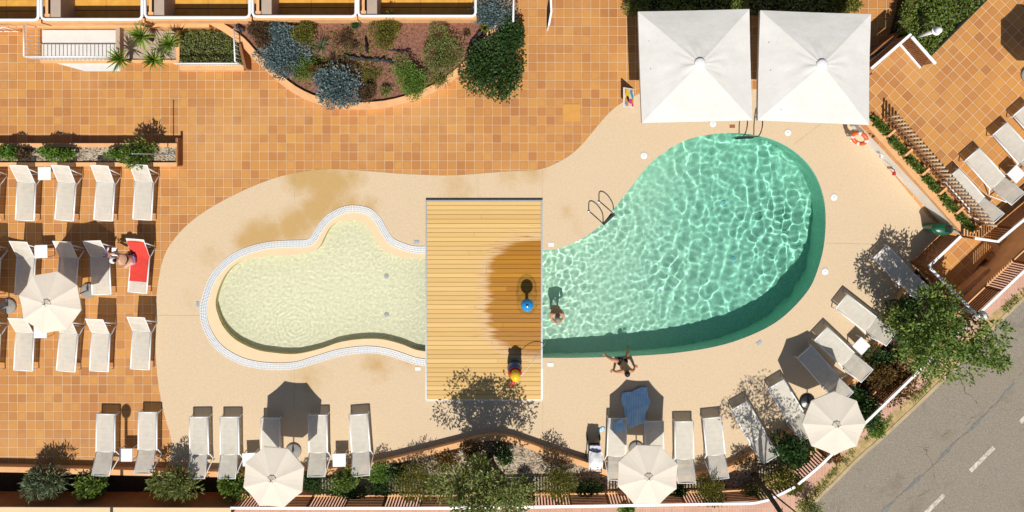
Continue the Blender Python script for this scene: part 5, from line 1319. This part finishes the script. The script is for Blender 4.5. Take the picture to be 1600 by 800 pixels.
for j in range(NY + 1):
    q = -.28 + 1.70 * j / NY
    for i in range(NX + 1):
        x = -.33 + .66 * i / NX + .03 * noise.noise(Vector((q * 2.5, i * .3, 4))) - (.05 * max(0, q - .9))
        w_ = .014 + .012 * noise.noise(Vector((x * 6, q * 5, 1))) + .016 * abs(noise.noise(Vector((x * 3 + q * 4, q * 2.5, 6)))) + .01
        if q < .69: p = Vector((x, q, .388 + w_))
        else: p = Vector((x, .69 + (q - .69) * ca - w_ * sa, .388 + (q - .69) * sa + w_ * ca + .004))
        if abs(x) > .31: p.z -= (abs(x) - .31) * 2.5
        if q > 1.36 : p.y += 0; p.z -= (q - 1.36) * 1.2
        vs.append(p)
N = len(vs); fs = []
for j in range(NY):
    for i in range(NX):
        a = j * (NX + 1) + i; fs.append((a, a + 1, a + NX + 2, a + NX + 1))
m.add(vs, fs, True); o = m.build('red_towel', M['cloth_red']); o.location = lg.location; o.rotation_euler = lg.rotation_euler
tag(o, 'bright red towel spread over the lounger under the sunbather', 'towel')
cloth('floral_bag', 'pink floral cloth bag on the edge of the shaded lounger', 'bag', [(162, 387), (172, 386), (171, 402), (164, 403)], .42, M['floral'], 10, 10, .06, 9, .1, 11)
cloth('open_magazine', 'white open magazine held in front of the sunbather', 'magazine', [(175, 387), (184, 387), (185, 400), (175, 400)], .62, M['cloth_white'], 6, 6, .012, 6, .01, 13, .004)

# stroller ------------------------------------------------------------------
c = W(928, 703, .3); c.z = .008
r = thing('stroller', 'black baby stroller parked by the curved ledge left of the loungers', 'stroller', tuple(c))
m = MB()
for s in (-1, 1): m.tube([(s * .22, .36, .12), (s * .21, .1, .42), (s * .20, -.45, .95)], .016, 8); m.tube([(s * .25, -.36, .12), (s * .22, .05, .5)], .016, 8)
m.tube([(-.24, -.36, .12), (.24, -.36, .12)], .014, 6); m.build('frame', M['steel'], r)
m = MB(); m.tube([(-.20, -.44, .94), (-.19, -.52, 1.0), (.19, -.52, 1.0), (.20, -.44, .94)], .02, 8); m.build('handle', M['cloth_black'], r)
m = MB(); m.box((-.18, -.28, .36), (.18, .30, .46), None, .04); m.box((-.18, -.34, .42), (.18, -.24, .82), None, .03); m.build('seat', M['cloth_black'], r)
m = MB(); m.tube([(-.2, .22, .58), (-.18, .30, .6), (.18, .30, .6), (.2, .22, .58)], .017, 8); m.build('bumper_bar', M['base_grey'], r)
m = MB(); vs = []
for i in range(7):
    a = R(10 + i * 17)
    for j in range(9):
        b = math.pi * j / 8; vs.append((.235 * math.cos(b), -.26 + .36 * math.cos(a) * math.sin(b) * .9 , .66 + .34 * math.sin(a) * math.sin(b) ** .6))
m.add(vs, [(i * 9 + j, i * 9 + j + 1, i * 9 + 10 + j, i * 9 + 9 + j) for i in range(6) for j in range(8)], True); m.build('hood', M['cloth_black'], r)
for (x, y, rr) in ((-.24, .38, .1), (.24, .38, .1), (-.27, -.38, .13), (.27, -.38, .13)):
    m = MB(); m.lathe([(rr * .7, -.02), (rr, -.018), (rr, .018), (rr * .7, .02)], n=18)
    wv = [Matrix.Rotation(R(90), 3, 'Y') @ Vector(v) for v in m.v]; m.v = [(v.x + x, v.y + y, v.z + rr) for v in wv]; o = m.build('wheel', M['cloth_black'], r)
    m = MB(); m.tube([(x - .022, y, rr), (x + .022, y, rr)], rr * .55, 10); m.build('hub', M['base_grey'], o)
m = MB(); m.box((-.17, -.3, .16), (.17, .2, .3), None, .03); m.build('basket', M['cloth_black'], r)
cloth('baby_blanket', 'white and lilac muslin blanket draped over the stroller', 'blanket', [(921, 706), (940, 706), (942, 734), (920, 734)], .86, M['cloth_white'], 16, 18, .05, 6, .06, 17, .008, lambda u, v: .12 * math.sin(math.pi * v) - .5 * abs(u - .5) ** 2)
cloth('lilac_cloth', 'lilac cloth lying at the front of the stroller hood', 'blanket', [(921, 696), (939, 697), (939, 710), (921, 709)], .72, M['cloth_lilac'], 10, 10, .04, 7, .05, 21, .008)
cloth('dropped_cloth', 'small grey blue cloth dropped on the sand by the stroller', 'cloth', [(933, 672), (942, 666), (946, 670), (937, 677)], .012, M['towel_blue'], 10, 8, .02, 9, .05, 22)

# water toys ------------------------------------------------------------------
c = W(823, 470, .12); r = thing('water_bell', 'blue ball water feature with a bell of water on the wet planks', 'water toy', (c.x, c.y, .12))
m = MB(); m.tube([(0, 0, 0), (0, 0, .62)], .06, 12); m.build('pipe', M['blue_plastic'], r)
m = MB(); m.ball((0, 0, .78), .225, 24, 14); m.build('ball', M['sky_plastic'], r)
m = MB(); m.lathe([(.05, 1.0), (.05, 1.045), (.03, 1.06)], n=14); m.build('nozzle', M['steel'], r)
m = MB(); pr = [(.04, 1.10), (.14, 1.12), (.24, 1.08), (.31, .98), (.35, .82), (.37, .6), (.375, .4), (.37, .25)]
vs = []; n = 32
for q, z in pr:
    for k in range(n):
        a = 2 * math.pi * k / n; w_ = 1 + .03 * math.sin(k * 7 + z * 9); vs.append((q * w_ * math.cos(a), q * w_ * math.sin(a), z))
m.add(vs, [(i * n + k, i * n + (k + 1) % n, (i + 1) * n + (k + 1) % n, (i + 1) * n + k) for i in range(len(pr) - 1) for k in range(n)], True); m.build('water_dome', M['jet'], r)
c = W(804, 572, .12); r = thing('spray_toy', 'blue spray toy with yellow domed head and red beak on the platform', 'water toy', (c.x, c.y, .12))
m = MB(); m.lathe([(.20, 0), (.25, .04), (.26, .3), (.25, .5), (.2, .62), (.12, .68)], n=24); m.build('body', M['blue_plastic'], r)
m = MB(); m.lathe([(.262, .2), (.268, .22), (.268, .27), (.262, .29)], n=24); m.build('belt', M['cloth_black'], r)
m = MB(); m.ball((.03, -.10, .88), (.20, .22, .22), 20, 12); m.build('head', M['yellow_plastic'], r)
m = MB(); m.lathe([(.20, .70), (.24, .72), (.24, .76), (.18, .8)], (.02, -.06, 0), n=22); m.build('collar', M['red_plastic'], r)
m = MB(); m.tube([(-.02, -.26, .9), (-.08, -.36, .87), (-.14, -.45, .8)], [.085, .07, .03], 10); m.build('beak', M['red_plastic'], r)
for s in ((.10, -.26, .96), (-.1, -.22, .99)): m = MB(); m.ball(s, .03, 8, 6); m.build('eye', M['cloth_black'], r)
m = MB(); m.ball((.2, .0, .86), (.06, .1, .09), 10, 8); m.ball((-.18, -.02, .86), (.06, .1, .09), 10, 8); m.build('ear_flap', M['red_plastic'], r)
m = MB(); a = Vector((.2, -.1, .95)); b = W(853, 534, .1) - W(804, 572, .12); b.z = -.1
m.tube([a.lerp(b, t) + Vector((0, 0, .5 * math.sin(math.pi * t) * .6)) for t in [i / 12 for i in range(13)]], .012, 6); m.build('water_jet', M['cloth_white'], r)

# ------------------------------------------------------------------ people
def person(label, J, skin, hair, head_r=.098, face=None, loc=None, curl=1.0, group=None):
    """J: joints in world metres; one continuous skinned body"""
    L = Vector(loc); J = {k: Vector(v) - L for k, v in J.items()}
    r = empty('person', L); r['label'] = label; r['category'] = 'person'
    bm = bmesh.new(); sk = bm.verts.layers.skin.verify(); V = {}
    def vt(name, p, rad, root=False):
        v = bm.verts.new(p); q = 1.0 if name[:2] in ('f0', 'f1', 'f2', 'f3', 'ta', 'tb', 'tc', 'no', 'nob', 'he', 'cr', 'ja') else 1.22; v[sk].radius = (rad * q, rad * q) if not isinstance(rad, tuple) else (rad[0] * q, rad[1] * q); v[sk].use_root = root; V[name] = v; return v
    def ed(a, b): bm.edges.new((V[a], V[b]))
    vt('pel', J['pelvis'], .125, True); vt('waist', J['pelvis'].lerp(J['chest'], .5), .115); vt('chest', J['chest'], .135); vt('neck', J['neck'], .058); 
    hd = (J['head'] - J['neck']).normalized()
    vt('jaw', J['head'] - hd * .06, .075); vt('head', J['head'], head_r); vt('crown', J['head'] + hd * .085, head_r * .72)
    for a, b in (('pel', 'waist'), ('waist', 'chest'), ('chest', 'neck'), ('neck', 'jaw'), ('jaw', 'head'), ('head', 'crown')): ed(a, b)
    for s in 'lr':
        vt('sh' + s, J['shoulder_' + s], .068); vt('ua' + s, J['shoulder_' + s].lerp(J['elbow_' + s], .5), .05); vt('el' + s, J['elbow_' + s], .041); vt('fa' + s, J['elbow_' + s].lerp(J['hand_' + s], .4), .04); vt('wr' + s, J['hand_' + s], .028)
        d = (J['hand_' + s] - J['elbow_' + s]).normalized(); 
        if 'dir_' + s in J: d = (J['dir_' + s] + L).normalized()
        vt('pa' + s, J['hand_' + s] + d * .06, (.040, .026))
        for a, b in (('chest', 'sh'), ('sh', 'ua'), ('ua', 'el'), ('el', 'fa'), ('fa', 'wr'), ('wr', 'pa')): ed(a + (s if a != 'chest' else ''), b + s)
        sd = d.cross(Vector((0, 0, 1)));
        sd = sd.normalized() if sd.length > .1 else Vector((1, 0, 0)); dn = Vector((0, 0, -1))
        for k, (o, ln) in enumerate(((-.030, .06), (-.011, .072), (.010, .068), (.029, .052))):
            p = J['hand_' + s] + d * .07 + sd * o; q = p + d * ln * .55 + sd * o * .25; e = q + (d + dn * .5 * curl).normalized() * ln * .5
            vt(f'f{k}a' + s, p, .010, True); vt(f'f{k}b' + s, q, .009); vt(f'f{k}c' + s, e, .007); ed(f'f{k}a' + s, f'f{k}b' + s); ed(f'f{k}b' + s, f'f{k}c' + s)
        t = -1 if s == 'r' else 1
        p = J['hand_' + s] + d * .025 + sd * .02 * t; q = p + d * .03 + sd * .035 * t; e = q + d * .035 + sd * .012 * t
        vt('ta' + s, p, .012, True); vt('tb' + s, q, .010); vt('tc' + s, e, .008); ed('ta' + s, 'tb' + s); ed('tb' + s, 'tc' + s)
        vt('hp' + s, J['hip_' + s], .095); vt('th' + s, J['hip_' + s].lerp(J['knee_' + s], .45), .082); vt('kn' + s, J['knee_' + s], .058); vt('ca' + s, J['knee_' + s].lerp(J['foot_' + s], .35), .055); vt('an' + s, J['foot_' + s], .036)
        td = J['toe_' + s] - J['foot_' + s]; vt('to' + s, J['foot_' + s] + td * .6, (.042, .028)); vt('tt' + s, J['toe_' + s], (.034, .018))
        for a, b in (('pel', 'hp'), ('hp', 'th'), ('th', 'kn'), ('kn', 'ca'), ('ca', 'an'), ('an', 'to'), ('to', 'tt')): ed(a + (s if a != 'pel' else ''), b + s)
    # nose and ears
    fc = (J['face'] + L).normalized(); sd = hd.cross(fc).normalized()
    for nm, p, q, ra in (('no', fc * .085, fc * .115 - hd * .012, .012), ('e1', sd * .09, sd * .106 + hd * .01, .02), ('e2', -sd * .09, -sd * .106 + hd * .01, .02)):
        vt(nm, J['head'] + p, ra, True); vt(nm + 'b', J['head'] + q, ra * .7); ed(nm, nm + 'b')
    me = bpy.data.meshes.new('body'); bm.to_mesh(me); bm.free(); me.materials.append(skin)
    o = bpy.data.objects.new('body', me); COL.objects.link(o); o.parent = r
    md = o.modifiers.new('skin', 'SKIN'); md.use_smooth_shade = True
    ms_ = o.modifiers.new('sub', 'SUBSURF'); ms_.levels = 2; ms_.render_levels = 2
    for s in (-1, 1):
        m = MB(); m.ball(J['head'] + fc * .085 + sd * .034 * s + hd * .012, .013, 8, 6); m.build('eye', M['eye'], r)
    # hair cap
    m = MB(); z = hd; x = sd; y = (z.cross(x)).normalized(); vs = []; N, K = 18, 7
    if y.dot(fc) < 0: y = -y
    for i in range(K + 1):
        t = (math.pi * .62) * i / K
        for k in range(N):
            a = 2 * math.pi * k / N; back = -math.sin(a); lim = t * (1.0 if back > -.2 else .62)
            v = (x * math.sin(lim) * math.cos(a) * .104 + y * math.sin(lim) * math.sin(a) * .116 + z * math.cos(lim) * .108)
            vs.append(J['head'] + z * .03 - y * .010 + v * (1 + .03 * noise.noise(v * 40)))
    m.add(vs, [(i * N + k, i * N + (k + 1) % N, (i + 1) * N + (k + 1) % N, (i + 1) * N + k) for i in range(K) for k in range(N)], True)
    hr = fixn(m.build('hair', hair, r))
    r['_l'] = 0; del r['_l']
    return r, J, L
def skinned(name, mat, parent, chain, edges):
    bm = bmesh.new(); sk = bm.verts.layers.skin.verify(); vs = []
    for i, (p, ra) in enumerate(chain):
        v = bm.verts.new(p); v[sk].radius = (ra * 1.2, ra * 1.2); v[sk].use_root = (i == 0); vs.append(v)
    for a, b in edges: bm.edges.new((vs[a], vs[b]))
    me = bpy.data.meshes.new(name); bm.to_mesh(me); bm.free(); me.materials.append(mat)
    o = bpy.data.objects.new(name, me); COL.objects.link(o); o.parent = parent
    md = o.modifiers.new('skin', 'SKIN'); md.use_smooth_shade = True; s = o.modifiers.new('sub', 'SUBSURF'); s.levels = s.render_levels = 2
    return o
def shorts(J, mat, r, k=.7):
    return skinned('swim_shorts', mat, r, [(J['pelvis'] + Vector((0, 0, .0)), .14), (J['pelvis'].lerp(J['chest'], .22), .128), (J['hip_l'], .11), (J['hip_l'].lerp(J['knee_l'], k), .092), (J['hip_r'], .11), (J['hip_r'].lerp(J['knee_r'], k), .092)], [(0, 1), (0, 2), (2, 3), (0, 4), (4, 5)])

def g(px, py, z): v = W(px, py); return Vector((v.x, v.y, z))
# 1 sitting on the pool edge, leaning back on both hands
J = dict(pelvis=g(972, 565, .13), chest=g(974, 571, .50), neck=g(974.5, 573.5, .68), head=g(974.5, 573, .84), face=(0.1, 1, -.1),
         shoulder_l=g(966, 573, .60), elbow_l=g(961, 577, .33), hand_l=g(959, 579, .05), dir_l=(-.9, -.3, -.2),
         shoulder_r=g(983, 572, .60), elbow_r=g(988, 574, .33), hand_r=g(991, 573.5, .05), dir_r=(.9, .1, -.2),
         hip_l=g(968, 564, .13), knee_l=g(957, 559, .30), foot_l=g(946, 556, -.02), toe_l=g(942, 552.5, -.06),
         hip_r=g(976, 563.5, .13), knee_r=g(980, 553, .08), foot_r=g(982.5, 547, -.28), toe_r=g(983, 541.5, -.30))
r, Jl, L = person('tanned person sitting on the pool edge with one foot in the water', J, M['skin_tan'], M['hair_dark'], loc=W(972, 566)); shorts(Jl, M['cloth_navy'], r, .45)
# 2 standing in the pool, bent forward, hands together
J = dict(pelvis=g(868, 482, -.02), chest=g(869, 485, .34), neck=g(869.5, 489, .50), head=g(870, 493, .60), face=(0.1, -.8, -.7),
         shoulder_l=g(878, 486, .42), elbow_l=g(880, 494, .22), hand_l=g(874, 500, .30), dir_l=(-.3, -.7, .3),
         shoulder_r=g(861, 487, .42), elbow_r=g(861, 496, .22), hand_r=g(868, 501, .30), dir_r=(.3, -.7, .3),
         hip_l=g(872, 482, -.03), knee_l=g(873, 484, -.42), foot_l=g(873, 482, -.80), toe_l=g(874, 488, -.84),
         hip_r=g(864, 482, -.03), knee_r=g(863, 484, -.42), foot_r=g(862, 482, -.80), toe_r=g(861, 488, -.84))
r, Jl, L = person('person standing waist deep in the pool with hands held together', J, M['skin_tan'], M['hair_grey'], loc=W(869, 484)); shorts(Jl, M['cloth_black'], r, .6)
# 3 sunbather leaning from the red towel
J = dict(pelvis=g(220, 402, .54), chest=g(212, 400.5, .84), neck=g(207.5, 400, .98), head=g(204, 400, 1.09), face=(-.75, .1, -.65),
         shoulder_l=g(209, 406, .92), elbow_l=g(198, 404, .72), hand_l=g(189, 398, .66), dir_l=(-.9, .3, 0),
         shoulder_r=g(210, 394, .92), elbow_r=g(199, 392, .72), hand_r=g(189, 393, .66), dir_r=(-.9, .1, 0),
         hip_l=g(219, 406, .52), knee_l=g(207, 414, .54), foot_l=g(204, 411, .08), toe_l=g(199, 411, .04),
         hip_r=g(219, 398, .52), knee_r=g(207, 396, .54), foot_r=g(204, 396, .08), toe_r=g(199, 396, .04))
r, Jl, L = person('sunbather in a white cap sitting on the red towel, leaning over a magazine', J, M['skin_light'], M['hair_dark'], loc=W(218, 402))
skinned('bikini_bottom', M['bikini'], r, [(Jl['pelvis'], .142), (Jl['pelvis'].lerp(Jl['chest'], .15), .13), (Jl['hip_l'], .112), (Jl['hip_l'].lerp(Jl['knee_l'], .18), .10), (Jl['hip_r'], .112), (Jl['hip_r'].lerp(Jl['knee_r'], .18), .10)], [(0, 1), (0, 2), (2, 3), (0, 4), (4, 5)])
bt = (Jl['chest'] - Jl['pelvis']).normalized(); q = bt.to_track_quat('Z', 'Y').to_matrix().to_4x4(); q.translation = Jl['pelvis'].lerp(Jl['chest'], .86)
m = MB(); torus(m, .165, .022, q); m.build('bikini_top', M['cloth_black'], r)
hd = (Jl['head'] - Jl['neck']).normalized(); q = hd.to_track_quat('Z', 'Y').to_matrix().to_4x4(); q.translation = Jl['head'] + hd * .05
m = MB(); m.ball(Jl['head'] + hd * .055, (.122, .122, .10), 18, 10); fdir = Vector((-.75, .1, -.65)); fp = (fdir - hd * fdir.dot(hd)).normalized()
sdv = hd.cross(fp); vs = [Jl['head'] + hd * .06 + fp * .09 - sdv * .09, Jl['head'] + hd * .06 + fp * .09 + sdv * .09, Jl['head'] + hd * .045 + fp * .20 + sdv * .06, Jl['head'] + hd * .045 + fp * .20 - sdv * .06]
m.add([*vs] + [v + hd * .012 for v in vs], [(0, 1, 2, 3), (7, 6, 5, 4), (0, 4, 5, 1), (1, 5, 6, 2), (2, 6, 7, 3), (3, 7, 4, 0)]); m.build('cap', M['cloth_white'], r)

# verge grass ------------------------------------------------------------------
m = MB(); rng = random.Random(77)
VL = [(1700, 366), (1600, 458), (1550, 502), (1500, 552), (1450, 604), (1390, 658), (1320, 722), (1255, 794), (1220, 836)]
for _ in range(2600):
    i = rng.randrange(len(VL) - 1); t = rng.random(); px = VL[i][0] + (VL[i + 1][0] - VL[i][0]) * t; py = VL[i][1] + (VL[i + 1][1] - VL[i][1]) * t
    if noise.noise(Vector((px * .035, py * .035, 2))) < -.02: continue
    p = W(px + rng.gauss(-2, 3), py + rng.gauss(-1.5, 3), ZS); leaf(m, p, Vector((rng.uniform(-1, 1), rng.uniform(-1, 1), .7)), rng.uniform(.08, .2), .025, rng, .2)
tag(m.build('verge_grass', M['f_hedge']), kind='stuff')
m = MB()
for _ in range(900):
    px = rng.uniform(930, 1420); py = rng.uniform(690, 745)
    w2 = W2(px, py)
    if inside(*w2, mid_bed) or inside(*w2, right_bed): leaf(m, Vector((*w2, -.01)), rdir(rng) + Vector((0, 0, .4)), .09, .03, rng, .1)
tag(m.build('leaf_litter', M['f_brown']), kind='stuff')

m = MB(); rng = random.Random(55)
for _ in range(2600):
    px, py = rng.gauss(530, 48), rng.gauss(95, 32); w2 = W2(px, py, .2)
    if inside(*w2, BED) and py > 36 and noise.noise(Vector((w2[0] * 1.6, w2[1] * 1.6, 3))) > -.12: leaf(m, Vector((*w2, .2 + rng.random() * .06)), rdir(rng) + Vector((0, 0, .3)), rng.uniform(.08, .2), .03, rng, .1)
tag(m.build('dry_bed_cover', M['f_yellow']), kind='stuff')
# ------------------------------------------------------------------ camera, light, world
cam = bpy.data.cameras.new('camera'); co = bpy.data.objects.new('camera', cam); COL.objects.link(co)
co.location = (0, 0, H); co.rotation_euler = (0, 0, 0); cam.sensor_width = 36; cam.lens = 36 * S * H / 1600; cam.shift_y = -(400 - PY0) / 1600
cam.clip_start = .1; cam.clip_end = 500; sc.camera = co
EL = 55.6
su = bpy.data.lights.new('sun', 'SUN'); su.energy = 4.7; su.angle = R(.5); su.color = (1, .955, .88); su.cycles.is_caustics_light = True
so = bpy.data.objects.new('sun', su); COL.objects.link(so); so.rotation_euler = (R(90 - EL), 0, 0); so.location = (0, -20, 30)
w = bpy.data.worlds.new('World'); sc.world = w; w.use_nodes = True; nt = w.node_tree; bg = nt.nodes['Background']; bg.inputs[1].default_value = .06
sky = nt.nodes.new('ShaderNodeTexSky'); sky.sky_type = 'NISHITA'; sky.sun_disc = False; sky.sun_elevation = R(EL); sky.sun_rotation = R(180); nt.links.new(sky.outputs[0], bg.inputs[0])
vs_ = sc.view_settings; vs_.view_transform = 'Standard'; vs_.look = 'None'; vs_.exposure = 0.08; vs_.gamma = 1.0; vs_.use_curve_mapping = False
sc.cycles.max_bounces = 8; sc.cycles.transparent_max_bounces = 12; sc.cycles.use_denoising = True
